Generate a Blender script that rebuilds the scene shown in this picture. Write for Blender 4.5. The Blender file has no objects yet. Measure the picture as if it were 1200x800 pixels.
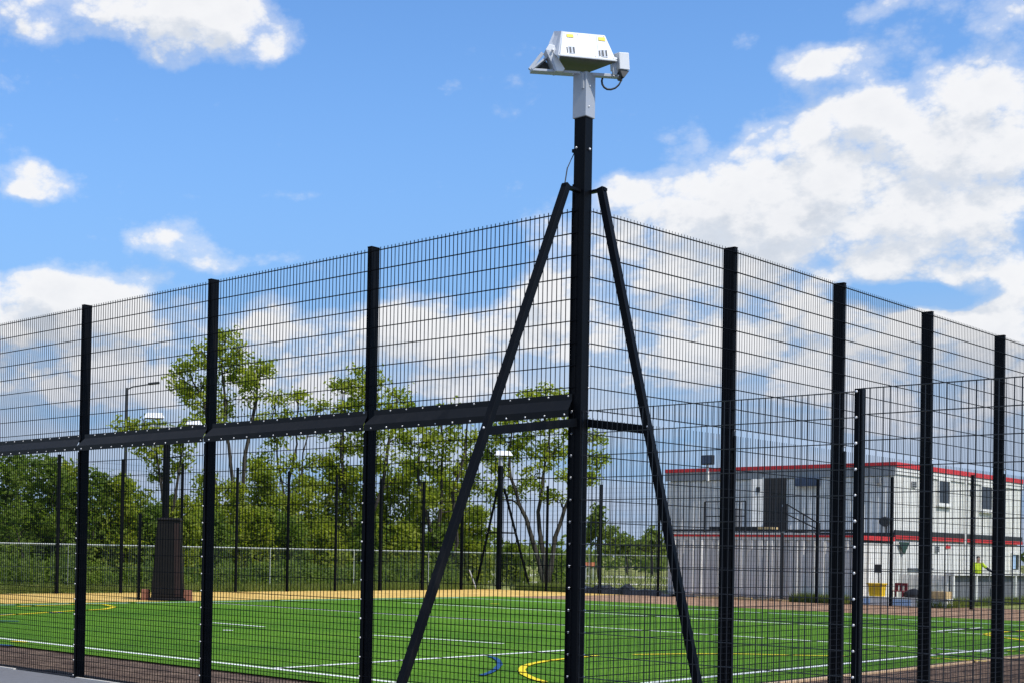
import bpy, math, random
import numpy as np
from mathutils import Vector, Matrix
random.seed(7)
RNG = np.random.default_rng(11)
S = bpy.context.scene
COL = S.collection
R = math.radians

# ------------------------------------------------------------------ camera
CAM = np.array([7.1877, -10.3913, 1.7225])
YAW, PITCH, ROLL, FPX = -0.81, 0.0129, 0.0191, 1596.3925
PX0, PY0 = 344.397, 623.941
def cam_axes():
    cy, sy = math.cos(YAW), math.sin(YAW)
    fwd = np.array([sy*math.cos(PITCH), cy*math.cos(PITCH), math.sin(PITCH)])
    right = np.array([cy, -sy, 0.0]); up = np.cross(right, fwd)
    return (right*math.cos(ROLL)+up*math.sin(ROLL), -right*math.sin(ROLL)+up*math.cos(ROLL), fwd)
AR, AU, AF = cam_axes()
cam = bpy.data.cameras.new('camera')
cam.sensor_width = 36; cam.sensor_fit = 'HORIZONTAL'
cam.lens = FPX/1200*36
cam.shift_x = (600-PX0)/1200; cam.shift_y = (PY0-400)/1200
cam.clip_start = 0.1; cam.clip_end = 6000
co = bpy.data.objects.new('camera', cam); COL.objects.link(co)
M = Matrix(((AR[0], AU[0], -AF[0], CAM[0]), (AR[1], AU[1], -AF[1], CAM[1]), (AR[2], AU[2], -AF[2], CAM[2]), (0, 0, 0, 1)))
co.matrix_world = M
S.camera = co

def at(x, y, depth):
    """survey point: bearing (x, y) of the photograph at a given distance"""
    return CAM + (AF + (x-PX0)/FPX*AR - (y-PY0)/FPX*AU)*depth
UR = np.array([math.cos(YAW), -math.sin(YAW), 0.0])      # level, across the view
UB = np.array([math.sin(YAW), math.cos(YAW), 0.0])       # level, along the view

# ------------------------------------------------------------------ light
SUN_AZ, SUN_EL = R(-5), R(52)                            # azimuth from +X towards +Y
sd = Vector((math.cos(SUN_AZ)*math.cos(SUN_EL), math.sin(SUN_AZ)*math.cos(SUN_EL), math.sin(SUN_EL)))
sl = bpy.data.lights.new('sun', 'SUN'); sl.energy = 4.5; sl.angle = R(0.5); sl.color = (1, 0.95, 0.87)
so = bpy.data.objects.new('sun', sl); COL.objects.link(so)
so.rotation_euler = sd.to_track_quat('Z', 'Y').to_euler()
S.view_settings.view_transform = 'Standard'; S.view_settings.look = 'None'
S.view_settings.exposure = 0; S.view_settings.gamma = 1

W = bpy.data.worlds.new('World'); S.world = W; W.use_nodes = True
nt = W.node_tree; nt.nodes.clear()
def N(t, typ, **kw):
    n = t.nodes.new(typ)
    for k, v in kw.items(): setattr(n, k, v)
    return n
def setin(t, sock, v):
    if isinstance(v, bpy.types.NodeSocket): t.links.new(v, sock)
    elif v is not None: sock.default_value = v
def mth(t, op, a, b=None, c=None, clamp=False):
    n = N(t, 'ShaderNodeMath', operation=op, use_clamp=clamp)
    for i, v in enumerate((a, b, c)): setin(t, n.inputs[i], v)
    return n.outputs[0]
def vmth(t, op, a, b=None, c=None):
    n = N(t, 'ShaderNodeVectorMath', operation=op)
    for i, v in enumerate((a, b, c)): setin(t, n.inputs[i], v)
    return n.outputs['Value'] if op in ('DOT_PRODUCT', 'LENGTH') else n.outputs[0]
def sstep(t, v, a, b):
    n = N(t, 'ShaderNodeMapRange', interpolation_type='SMOOTHSTEP')
    setin(t, n.inputs[0], v); n.inputs[1].default_value = a; n.inputs[2].default_value = b
    return n.outputs[0]
def mixc(t, f, a, b, blend='MIX'):
    n = N(t, 'ShaderNodeMix', data_type='RGBA', blend_type=blend)
    setin(t, n.inputs[0], f); setin(t, n.inputs[6], a); setin(t, n.inputs[7], b)
    return n.outputs[2]
sky = N(nt, 'ShaderNodeTexSky', sky_type='NISHITA', sun_disc=False)
sky.sun_elevation = SUN_EL; sky.sun_rotation = math.pi/2 - SUN_AZ
sky.air_density = 1.0; sky.dust_density = 0.6; sky.ozone_density = 1.5
# clouds: (azimuth, elevation, half-width, half-height, strength) in radians
CLOUDS = [
 (-0.9852, 0.3730, 0.0672, 0.0249, 0.95), (-0.9139, 0.3656, 0.0480, 0.0253, 0.7), (-0.8640, 0.3705, 0.0483, 0.0265, 0.9), (-0.9072, 0.3460, 0.0247, 0.0171, 0.75),
 (-0.8448, 0.3562, 0.0290, 0.0134, 0.6), (-0.9726, 0.3609, 0.0405, 0.0132, 0.5), (-0.9966, 0.2601, 0.0241, 0.0140, 1.05), (-1.0133, 0.2509, 0.0146, 0.0076, 0.5),
 (-0.9014, 0.2208, 0.0452, 0.0144, 0.95), (-0.8574, 0.2102, 0.0400, 0.0086, 0.75), (-0.9165, 0.1980, 0.0191, 0.0066, 0.35), (-0.8237, 0.2517, 0.0622, 0.0058, 0.22),
 (-0.9929, 0.1795, 0.0602, 0.0224, 0.8), (-1.0138, 0.1664, 0.0530, 0.0224, 0.7), (-0.9345, 0.1719, 0.0612, 0.0266, 0.6), (-0.9585, 0.1418, 0.1013, 0.0368, 0.75),
 (-0.9217, 0.1523, 0.0341, 0.0188, 0.5), (-0.8838, 0.1259, 0.0824, 0.0339, 0.55), (-0.7808, 0.1436, 0.0827, 0.0298, 0.8), (-0.7218, 0.1686, 0.0411, 0.0294, 0.85),
 (-0.8155, 0.1553, 0.0345, 0.0169, 0.4), (-0.6782, 0.1535, 0.0746, 0.0228, 0.75), (-0.6477, 0.1654, 0.0403, 0.0232, 0.6), (-0.7150, 0.1350, 0.0820, 0.0236, 0.6),
 (-0.6272, 0.2160, 0.0300, 0.0273, 0.75), (-0.6236, 0.1832, 0.0333, 0.0197, 0.6), (-0.5561, 0.2544, 0.0388, 0.0189, 0.85), (-0.5766, 0.2409, 0.0327, 0.0254, 0.7),
 (-0.5066, 0.2434, 0.0597, 0.0299, 0.85), (-0.4562, 0.2571, 0.0607, 0.0353, 0.85), (-0.4237, 0.2764, 0.0503, 0.0298, 0.75), (-0.3764, 0.2957, 0.0483, 0.0300, 0.8),
 (-0.3359, 0.2987, 0.0382, 0.0282, 0.85), (-0.3657, 0.2656, 0.0731, 0.0362, 0.9), (-0.3353, 0.2466, 0.0382, 0.0406, 0.8), (-0.4124, 0.2318, 0.0703, 0.0303, 0.9),
 (-0.4892, 0.2226, 0.0745, 0.0250, 0.8), (-0.3806, 0.2157, 0.0456, 0.0241, 0.75), (-0.4610, 0.2069, 0.0304, 0.0156, 0.5), (-0.4788, 0.2780, 0.0309, 0.0170, 0.55),
 (-0.3908, 0.1999, 0.0431, 0.0170, 0.75), (-0.3323, 0.2027, 0.0163, 0.0106, 0.5), (-0.5390, 0.2875, 0.0231, 0.0184, 0.7), (-0.4326, 0.3296, 0.0287, 0.0127, 0.62),
 (-0.4462, 0.3267, 0.0253, 0.0140, 0.5), (-0.4167, 0.3549, 0.0206, 0.0124, 0.5), (-0.3850, 0.3571, 0.0315, 0.0111, 0.5), (-0.3390, 0.3473, 0.0274, 0.0165, 0.6),
 (-0.3369, 0.1716, 0.0409, 0.0239, 0.9), (-0.3748, 0.1657, 0.0283, 0.0110, 0.5), (-0.3198, 0.1866, 0.0215, 0.0177, 0.6), (-0.5574, 0.1522, 0.0711, 0.0392, 0.75),
 (-0.4939, 0.1565, 0.0560, 0.0449, 0.7), (-0.4492, 0.1492, 0.0663, 0.0443, 0.8), (-0.5816, 0.1883, 0.0393, 0.0325, 0.7), (-0.3900, 0.1356, 0.0746, 0.0372, 0.75),
 (-0.3340, 0.1332, 0.0490, 0.0302, 0.75), (-0.5346, 0.1929, 0.0511, 0.0257, 0.6), (-0.4323, 0.1084, 0.1190, 0.0254, 0.55), (-0.3587, 0.1009, 0.0669, 0.0246, 0.5),
 (-0.9883, 0.1040, 0.1003, 0.0269, 0.45), (-0.8397, 0.1084, 0.0827, 0.0205, 0.3), (-0.6775, 0.1167, 0.0677, 0.0203, 0.4), (-0.4417, 0.2059, 0.0216, 0.0099, -0.8),
 (-0.3698, 0.1803, 0.0564, 0.0103, -1.1), (-0.6608, 0.2136, 0.0337, 0.0170, -0.35), (-0.5809, 0.1436, 0.0196, 0.0132, -0.25), (-0.6543, 0.1956, 0.0202, 0.0132, -0.3),
]
g = N(nt, 'ShaderNodeTexCoord').outputs['Generated']
sep = N(nt, 'ShaderNodeSeparateXYZ'); nt.links.new(g, sep.inputs[0])
az = mth(nt, 'ARCTAN2', sep.outputs[0], sep.outputs[1])
el = mth(nt, 'ARCSINE', sep.outputs[2])
cmb = N(nt, 'ShaderNodeCombineXYZ'); nt.links.new(az, cmb.inputs[0]); nt.links.new(el, cmb.inputs[1])
ae = cmb.outputs[0]
def fbm(vec, scale, detail, rough, dist=0.0):
    n = N(nt, 'ShaderNodeTexNoise'); n.inputs['Scale'].default_value = scale
    n.inputs['Detail'].default_value = detail; n.inputs['Roughness'].default_value = rough
    n.inputs['Distortion'].default_value = dist
    nt.links.new(vec, n.inputs['Vector']); return n.outputs[0]
warp = N(nt, 'ShaderNodeTexNoise'); warp.inputs['Scale'].default_value = 14; warp.inputs['Detail'].default_value = 5
nt.links.new(ae, warp.inputs['Vector'])
wv = vmth(nt, 'MULTIPLY', vmth(nt, 'SUBTRACT', warp.outputs[1], (.5, .5, .5)), (.060, .040, 0))
# the rest of the sky carries the same broken cumulus
inview = vmth(nt, 'MULTIPLY_ADD', ae, (1/.40, 1/.40, 0), (-(-.62)/.40, -.20/.40, 0))
inview = sstep(nt, vmth(nt, 'DOT_PRODUCT', inview, inview), .8, 1.6)
big = fbm(vmth(nt, 'MULTIPLY', g, (1, 1, 2)), 2.2, 3, .5)
rest = mth(nt, 'MULTIPLY', inview, mth(nt, 'MULTIPLY', sstep(nt, big, .46, .62), .9))
def billow(vec, scale, detail):
    n = N(nt, 'ShaderNodeTexVoronoi', feature='SMOOTH_F1', voronoi_dimensions='2D'); n.inputs['Scale'].default_value = scale
    n.inputs['Detail'].default_value = detail; n.inputs['Roughness'].default_value = .55; n.inputs['Smoothness'].default_value = .35
    n.inputs['Lacunarity'].default_value = 2.3
    nt.links.new(vec, n.inputs['Vector']); return n.outputs['Distance']
def field(p):
    """cloud thickness in direction p"""
    vec = vmth(nt, 'ADD', p, wv); acc = rest
    for a0, e0, ra, re, s in CLOUDS:
        q = vmth(nt, 'MULTIPLY_ADD', vec, (1/ra, 1/re, 0), (-a0/ra, -e0/re, 0))
        q = mth(nt, 'POWER', vmth(nt, 'DOT_PRODUCT', q, q), 1.25)
        acc = mth(nt, 'MULTIPLY_ADD', mth(nt, 'POWER', 0.36788, q), s, acc)
    acc = mth(nt, 'SUBTRACT', acc, mth(nt, 'MULTIPLY', mth(nt, 'MAXIMUM', mth(nt, 'SUBTRACT', acc, .85), 0.0), .85))
    v3 = vmth(nt, 'MULTIPLY', p, (1, 1.5, 1)); vw3 = vmth(nt, 'ADD', v3, vmth(nt, 'MULTIPLY', wv, (.25, .35, 0)))
    f = mth(nt, 'ADD', acc, mth(nt, 'MULTIPLY', mth(nt, 'SUBTRACT', fbm(v3, 13, 10, .58, .2), .5), 1.15))
    return mth(nt, 'ADD', f, mth(nt, 'MULTIPLY', mth(nt, 'SUBTRACT', .42, billow(vw3, 19, 4)), .52))
F = field(ae); FS = field(vmth(nt, 'ADD', ae, (.009, .021, 0)))
mask = mth(nt, 'MAXIMUM', sstep(nt, F, .25, .72), mth(nt, 'MULTIPLY', sstep(nt, F, .0, .5), .40))
lit = mth(nt, 'MULTIPLY_ADD', mth(nt, 'SUBTRACT', F, FS), 1.15, .52, clamp=True)
thick = sstep(nt, F, .55, 1.5)
lo_c = mixc(nt, thick, (.74, .79, .87, 1), (.54, .59, .67, 1))
cl = mixc(nt, sstep(nt, lit, .18, .80), lo_c, mixc(nt, thick, (1.0, 1.0, 1.01, 1), (.90, .91, .94, 1)))
low = sstep(nt, el, .17, .03)
cl = mixc(nt, mth(nt, 'MULTIPLY', low, .62), cl, (.46, .56, .78, 1))
veil = mth(nt, 'MULTIPLY', sstep(nt, el, .185, .11), sstep(nt, fbm(vmth(nt, 'MULTIPLY', ae, (1, 3.2, 1)), 7, 7, .55), .30, .60))
mask = mth(nt, 'MAXIMUM', mask, mth(nt, 'MULTIPLY', veil, .72))
skc = mixc(nt, 1.0, sky.outputs[0], (.80, 1.14, 1.48, 1), 'MULTIPLY')
skc = mixc(nt, mth(nt, 'MULTIPLY', sstep(nt, el, .40, .03), .88), skc, (1.62, 2.80, 4.8, 1))
b1 = N(nt, 'ShaderNodeBackground'); nt.links.new(skc, b1.inputs[0]); b1.inputs[1].default_value = 0.145
b2 = N(nt, 'ShaderNodeBackground'); nt.links.new(cl, b2.inputs[0]); b2.inputs[1].default_value = 0.95
ms = N(nt, 'ShaderNodeMixShader'); nt.links.new(mth(nt, 'MULTIPLY', mask, .96), ms.inputs[0])
nt.links.new(b1.outputs[0], ms.inputs[1]); nt.links.new(b2.outputs[0], ms.inputs[2])
wo = N(nt, 'ShaderNodeOutputWorld'); nt.links.new(ms.outputs[0], wo.inputs[0])
W.cycles.sampling_method = 'MANUAL'; W.cycles.sample_map_resolution = 512

# ------------------------------------------------------------------ materials
def new_mat(name):
    m = bpy.data.materials.new(name); m.use_nodes = True
    t = m.node_tree; return m, t, t.nodes['Principled BSDF']
def mat(name, col, rough=.5, metal=0.0, var=.15, scale=6.0, bump=0.0, bscale=40.0, spec=.5, dirt=None, dscale=3.0, damt=.5, streak=1.0):
    """plain surface with a little mottling, optional stains and fine relief"""
    m, t, p = new_mat(name)
    tc = N(t, 'ShaderNodeTexCoord').outputs['Object']
    nz = N(t, 'ShaderNodeTexNoise'); nz.inputs['Scale'].default_value = scale; nz.inputs['Detail'].default_value = 5
    t.links.new(tc, nz.inputs['Vector'])
    c = Vector(col)
    cc = mixc(t, nz.outputs[0], (*(c*(1-var)), 1), (*(c*(1+var)), 1))
    if dirt:
        n3 = N(t, 'ShaderNodeTexNoise'); n3.inputs['Scale'].default_value = dscale; n3.inputs['Detail'].default_value = 8
        n3.inputs['Roughness'].default_value = .65; t.links.new(vmth(t, 'MULTIPLY', tc, (1, 1, streak)), n3.inputs['Vector'])
        cc = mixc(t, mth(t, 'MULTIPLY', sstep(t, n3.outputs[0], .5, .72), damt), cc, (*dirt, 1))
    t.links.new(cc, p.inputs['Base Color'])
    rr = N(t, 'ShaderNodeMapRange'); t.links.new(nz.outputs[0], rr.inputs[0])
    rr.inputs[3].default_value = max(.05, rough-.08); rr.inputs[4].default_value = min(1, rough+.08)
    t.links.new(rr.outputs[0], p.inputs['Roughness'])
    p.inputs['Metallic'].default_value = metal; p.inputs['Specular IOR Level'].default_value = spec
    if bump:
        nb = N(t, 'ShaderNodeTexNoise'); nb.inputs['Scale'].default_value = bscale; nb.inputs['Detail'].default_value = 6
        t.links.new(tc, nb.inputs['Vector'])
        b = N(t, 'ShaderNodeBump'); b.inputs['Strength'].default_value = bump; b.inputs['Distance'].default_value = .02
        t.links.new(nb.outputs[0], b.inputs['Height']); t.links.new(b.outputs[0], p.inputs['Normal'])
    return m
MT = {}
MT['post'] = mat('black_powder_coat', (.0028, .0036, .0052), .5, var=.3, scale=3, spec=.09, dirt=(.014, .0135, .013), dscale=7, damt=.5, streak=.15)
MT['wire'] = mat('black_wire_coat', (.004, .0048, .007), .6, spec=.06)
MT['wire_lit'] = mat('black_wire_coat_sunlit', (.012, .0135, .017), .4, spec=.45)  # greyer copy of the wire coat, sunlight put into its colour
MT['rail'] = mat('black_rail_coat', (.0035, .0045, .0065), .38, var=.2, scale=2, spec=.2, dirt=(.014, .014, .015), dscale=5, damt=.4)
MT['bolt'] = mat('zinc_bolt', (.62, .62, .62), .38, metal=.5, var=.35, scale=30)
MT['galv'] = mat('grey_cast_paint', (.40, .42, .45), .45, metal=.2, var=.06, dirt=(.30, .31, .32), damt=.4)
MT['lampwhite'] = mat('white_lamp_paint', (.70, .71, .72), .45, var=.04, dirt=(.50, .49, .46), dscale=9, damt=.5, streak=.3)
MT['lampgrey'] = mat('grey_lamp_paint_and_shade', (.42, .45, .50), .45, var=.06)  # grey fittings, and the shade on the head's end face
MT['lampdark'] = mat('dark_lamp_glass_and_shade', (.09, .088, .085), .5, var=.35, scale=8, spec=.2)
MT['yellow_label'] = mat('yellow_label', (.85, .66, .05), .5, var=.12, scale=60)
MT['rubber'] = mat('black_rubber', (.008, .008, .009), .6)
MT['tarmac'] = mat('tarmac', (.155, .155, .165), .85, var=.22, scale=9, bump=.5, bscale=160, dirt=(.11, .11, .115), dscale=.8, damt=.6)
MT['concrete'] = mat('pale_concrete', (.52, .49, .44), .85, var=.2, scale=12, bump=.3, bscale=60)
MT['tan_edge'] = mat('tan_edging', (.58, .40, .24), .85, var=.2, scale=8, bump=.3, bscale=60)
MT['white'] = mat('white_cabin_paint', (.80, .79, .75), .5, var=.05, scale=1.5, dirt=(.50, .47, .41), dscale=2.6, damt=.55, streak=.14)
MT['shadedwhite'] = mat('shaded_white_cabin_paint', (.74, .73, .70), .55, var=.08, scale=1.2, dirt=(.34, .33, .31), dscale=2.6, damt=.6, streak=.14)  # same white paint, toned down in colour for the shaded face
MT['fascia'] = mat('grey_fascia', (.30, .31, .32), .5, var=.08)
MT['red'] = mat('red_trim_paint', (.62, .025, .03), .45, var=.08)
MT['darksteel'] = mat('dark_steel', (.022, .023, .026), .5)
MT['doorwaydark'] = mat('dark_open_doorway', (.026, .022, .020), .55)
MT['glass'] = mat('dark_window_glass', (.02, .024, .028), .08, spec=.7)
MT['blinds'] = mat('grey_shutter', (.30, .31, .33), .5)
MT['yellow'] = mat('yellow_plastic', (.80, .52, .01), .4, var=.06)
MT['maroon'] = mat('dark_red_plastic', (.20, .012, .02), .45)
MT['blue'] = mat('blue_film', (.42, .60, .85), .5)
MT['bluedark'] = mat('slate_blue_metal', (.05, .075, .13), .5)
MT['greysteel'] = mat('grey_cladding', (.17, .18, .20), .5, var=.12, scale=2, dirt=(.12, .12, .12), damt=.4)
MT['greensheet'] = mat('dark_green_cloth', (.02, .06, .045), .7)
MT['timber'] = mat('sawn_timber', (.62, .45, .22), .8, var=.25, scale=9)
MT['cabinet'] = mat('dark_brown_board', (.0045, .0035, .0035), .6, spec=.2, var=.35, scale=2.5, dirt=(.011, .008, .007), dscale=2, damt=.5)
MT['cabinet_sunlit'] = mat('sunlit_brown_board', (.024, .013, .012), .6, spec=.2, var=.3)  # lighter, redder copy paints sunlight onto the right-hand board
MT['plastic_sheet'] = mat('black_plastic_sheet', (.018, .018, .02), .4, bump=.6, bscale=4)
MT['galvfence'] = mat('galvanised_rail', (.55, .57, .55), .45, metal=.3, var=.1)
MT['paleweave'] = mat('pale_green_wire', (.10, .13, .10), .6)
MT['bark'] = mat('bark', (.04, .034, .026), .9, var=.4, scale=10, bump=.6, bscale=30)
MT['brick'] = mat('brick_red_block', (.22, .085, .05), .8, var=.3)
MT['skin'] = mat('skin', (.42, .25, .18), .55)
MT['hivis'] = mat('hivis_yellow', (.55, .72, .02), .6, var=.1)
MT['clothdark'] = mat('dark_cloth', (.02, .022, .03), .8)
MT['hair'] = mat('dark_hair', (.015, .012, .01), .7)
MT['orange'] = mat('orange_plastic', (.48, .15, .06), .5)

def ground_mat(name, stops, scale, bump, bscale, fine=None, rough=.95):
    m, t, p = new_mat(name)
    tc = N(t, 'ShaderNodeTexCoord').outputs['Object']
    nz = N(t, 'ShaderNodeTexNoise'); nz.inputs['Scale'].default_value = scale; nz.inputs['Detail'].default_value = 9
    nz.inputs['Roughness'].default_value = .62; t.links.new(tc, nz.inputs['Vector'])
    cr = N(t, 'ShaderNodeValToRGB'); el_ = cr.color_ramp.elements
    el_[0].position, el_[0].color = stops[0][0], (*stops[0][1], 1)
    el_[1].position, el_[1].color = stops[-1][0], (*stops[-1][1], 1)
    for pos, c in stops[1:-1]:
        e = el_.new(pos); e.color = (*c, 1)
    t.links.new(nz.outputs[0], cr.inputs[0])
    cc = cr.outputs[0]
    if fine:
        n2_ = N(t, 'ShaderNodeTexNoise'); n2_.inputs['Scale'].default_value = fine[0]; n2_.inputs['Detail'].default_value = 4
        t.links.new(tc, n2_.inputs['Vector'])
        cc = mixc(t, 1.0, cc, mixc(t, sstep(t, n2_.outputs[0], .3, .7), (1-fine[1],)*3+(1,), (1+fine[1],)*3+(1,)), 'MULTIPLY')
    t.links.new(cc, p.inputs['Base Color']); p.inputs['Roughness'].default_value = rough
    p.inputs['Specular IOR Level'].default_value = .2
    nb = N(t, 'ShaderNodeTexNoise'); nb.inputs['Scale'].default_value = bscale; nb.inputs['Detail'].default_value = 5
    t.links.new(tc, nb.inputs['Vector'])
    b = N(t, 'ShaderNodeBump'); b.inputs['Strength'].default_value = bump; b.inputs['Distance'].default_value = .03
    t.links.new(nb.outputs[0], b.inputs['Height']); t.links.new(b.outputs[0], p.inputs['Normal'])
    return m
MT['soil'] = ground_mat('dark_soil', [(.3, (.060, .038, .026)), (.5, (.11, .072, .050)), (.68, (.19, .13, .09))], 2.2, .9, 14, (22, .45))
MT['redsoil'] = ground_mat('reddish_soil', [(.3, (.22, .125, .075)), (.55, (.34, .205, .125)), (.75, (.50, .34, .21))], 1.1, .8, 8, (9, .3))
MT['brownsoil'] = ground_mat('brown_soil', [(.3, (.085, .052, .034)), (.55, (.16, .10, .066)), (.75, (.27, .18, .115))], 1.6, .9, 10, (14, .4))
MT['sand'] = ground_mat('tan_sand', [(.3, (.52, .32, .08)), (.55, (.66, .43, .12)), (.75, (.76, .54, .19))], .7, .5, 8, (7, .18))
MT['field'] = ground_mat('rough_grass', [(.3, (.15, .17, .045)), (.5, (.25, .26, .075)), (.7, (.40, .37, .15))], .09, .6, 2, (1.2, .35))
MT['track'] = ground_mat('pale_track', [(.3, (.55, .50, .40)), (.7, (.75, .70, .60))], .3, .3, 3, (2, .2))
# artificial turf: blade-scale speckle, soft broad patches and a faint brushed direction
m, t, p = new_mat('artificial_turf')
tc = N(t, 'ShaderNodeTexCoord').outputs['Object']
na = N(t, 'ShaderNodeTexNoise'); na.inputs['Scale'].default_value = .35; na.inputs['Detail'].default_value = 5; t.links.new(tc, na.inputs['Vector'])
st = vmth(t, 'MULTIPLY', tc, (.5, 5.0, 1)); nbr = N(t, 'ShaderNodeTexNoise'); nbr.inputs['Scale'].default_value = 1.3; nbr.inputs['Detail'].default_value = 6; t.links.new(st, nbr.inputs['Vector'])
nf = N(t, 'ShaderNodeTexNoise'); nf.inputs['Scale'].default_value = 38; nf.inputs['Detail'].default_value = 3; t.links.new(tc, nf.inputs['Vector'])
c0 = mixc(t, sstep(t, na.outputs[0], .3, .7), (.062, .160, .009, 1), (.102, .225, .014, 1))
c0 = mixc(t, mth(t, 'MULTIPLY', sstep(t, nbr.outputs[0], .42, .66), .5), c0, (.122, .252, .020, 1))
c0 = mixc(t, 1.0, c0, mixc(t, sstep(t, nf.outputs[0], .3, .7), (.55, .6, .55, 1), (1.4, 1.35, 1.3, 1)), 'MULTIPLY')
sx = N(t, 'ShaderNodeSeparateXYZ'); t.links.new(tc, sx.inputs[0])
roll = mth(t, 'PINGPONG', mth(t, 'ADD', sx.outputs[1], mth(t, 'MULTIPLY', na.outputs[0], .05)), 4.0)
c0 = mixc(t, mth(t, 'MULTIPLY', sstep(t, roll, 1.96, 2.04), 1.0), c0, mixc(t, 1.0, c0, (.90, .93, .88, 1), 'MULTIPLY'))
wear = N(t, 'ShaderNodeTexNoise'); wear.inputs['Scale'].default_value = .9; wear.inputs['Detail'].default_value = 8; wear.inputs['Roughness'].default_value = .7; t.links.new(tc, wear.inputs['Vector'])
c0 = mixc(t, mth(t, 'MULTIPLY', sstep(t, wear.outputs[0], .56, .74), .4), c0, (.075, .115, .035, 1))
t.links.new(c0, p.inputs['Base Color']); p.inputs['Roughness'].default_value = .85; p.inputs['Specular IOR Level'].default_value = .1
bb = N(t, 'ShaderNodeBump'); bb.inputs['Strength'].default_value = .7; bb.inputs['Distance'].default_value = .03
t.links.new(nf.outputs[0], bb.inputs['Height']); t.links.new(bb.outputs[0], p.inputs['Normal'])
MT['turf'] = m
def paint(name, col):
    return mat(name, col, .8, var=.12, scale=30, bump=.5, bscale=38, spec=.2, dirt=tuple(c*.55+.02 for c in col), dscale=2.0, damt=.45)
MT['pwhite'] = paint('white_line_fibre', (.78, .80, .74)); MT['pyellow'] = paint('yellow_line_fibre', (.80, .62, .02)); MT['pblue'] = paint('blue_line_fibre', (.018, .075, .20))
MT['ppale'] = paint('faded_white_line_fibre', (.50, .66, .52))

def leaf_mat(name, dark, light, trans):
    m, t, p = new_mat(name)
    gm = N(t, 'ShaderNodeNewGeometry').outputs['Position']
    n1_ = N(t, 'ShaderNodeTexNoise'); n1_.inputs['Scale'].default_value = .9; n1_.inputs['Detail'].default_value = 3; t.links.new(gm, n1_.inputs['Vector'])
    n2_ = N(t, 'ShaderNodeTexNoise'); n2_.inputs['Scale'].default_value = 9; n2_.inputs['Detail'].default_value = 2; t.links.new(gm, n2_.inputs['Vector'])
    f = mth(t, 'ADD', mth(t, 'MULTIPLY', n1_.outputs[0], .6), mth(t, 'MULTIPLY', n2_.outputs[0], .4))
    c = mixc(t, sstep(t, f, .32, .66), (*dark, 1), (*light, 1))
    t.links.new(c, p.inputs['Base Color']); p.inputs['Roughness'].default_value = .6; p.inputs['Specular IOR Level'].default_value = .3
    tr = N(t, 'ShaderNodeBsdfTranslucent'); t.links.new(mixc(t, 1.0, c, (*trans, 1), 'MULTIPLY'), tr.inputs[0])
    mx = N(t, 'ShaderNodeMixShader'); mx.inputs[0].default_value = .52
    t.links.new(p.outputs[0], mx.inputs[1]); t.links.new(tr.outputs[0], mx.inputs[2])
    t.links.new(mx.outputs[0], t.nodes['Material Output'].inputs[0])
    return m
MT['leaf'] = leaf_mat('young_leaf', (.165, .225, .020), (.31, .345, .050), (1.75, 1.75, .8))
MT['leaf_dark'] = leaf_mat('hedge_leaf', (.085, .140, .024), (.20, .265, .042), (1.5, 1.6, .8))
MT['leaf_far'] = leaf_mat('distant_leaf', (.13, .18, .035), (.24, .29, .07), (1.2, 1.3, .9))
MT['blade'] = leaf_mat('grass_blade', (.13, .17, .03), (.26, .29, .07), (1.2, 1.3, .8))

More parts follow.
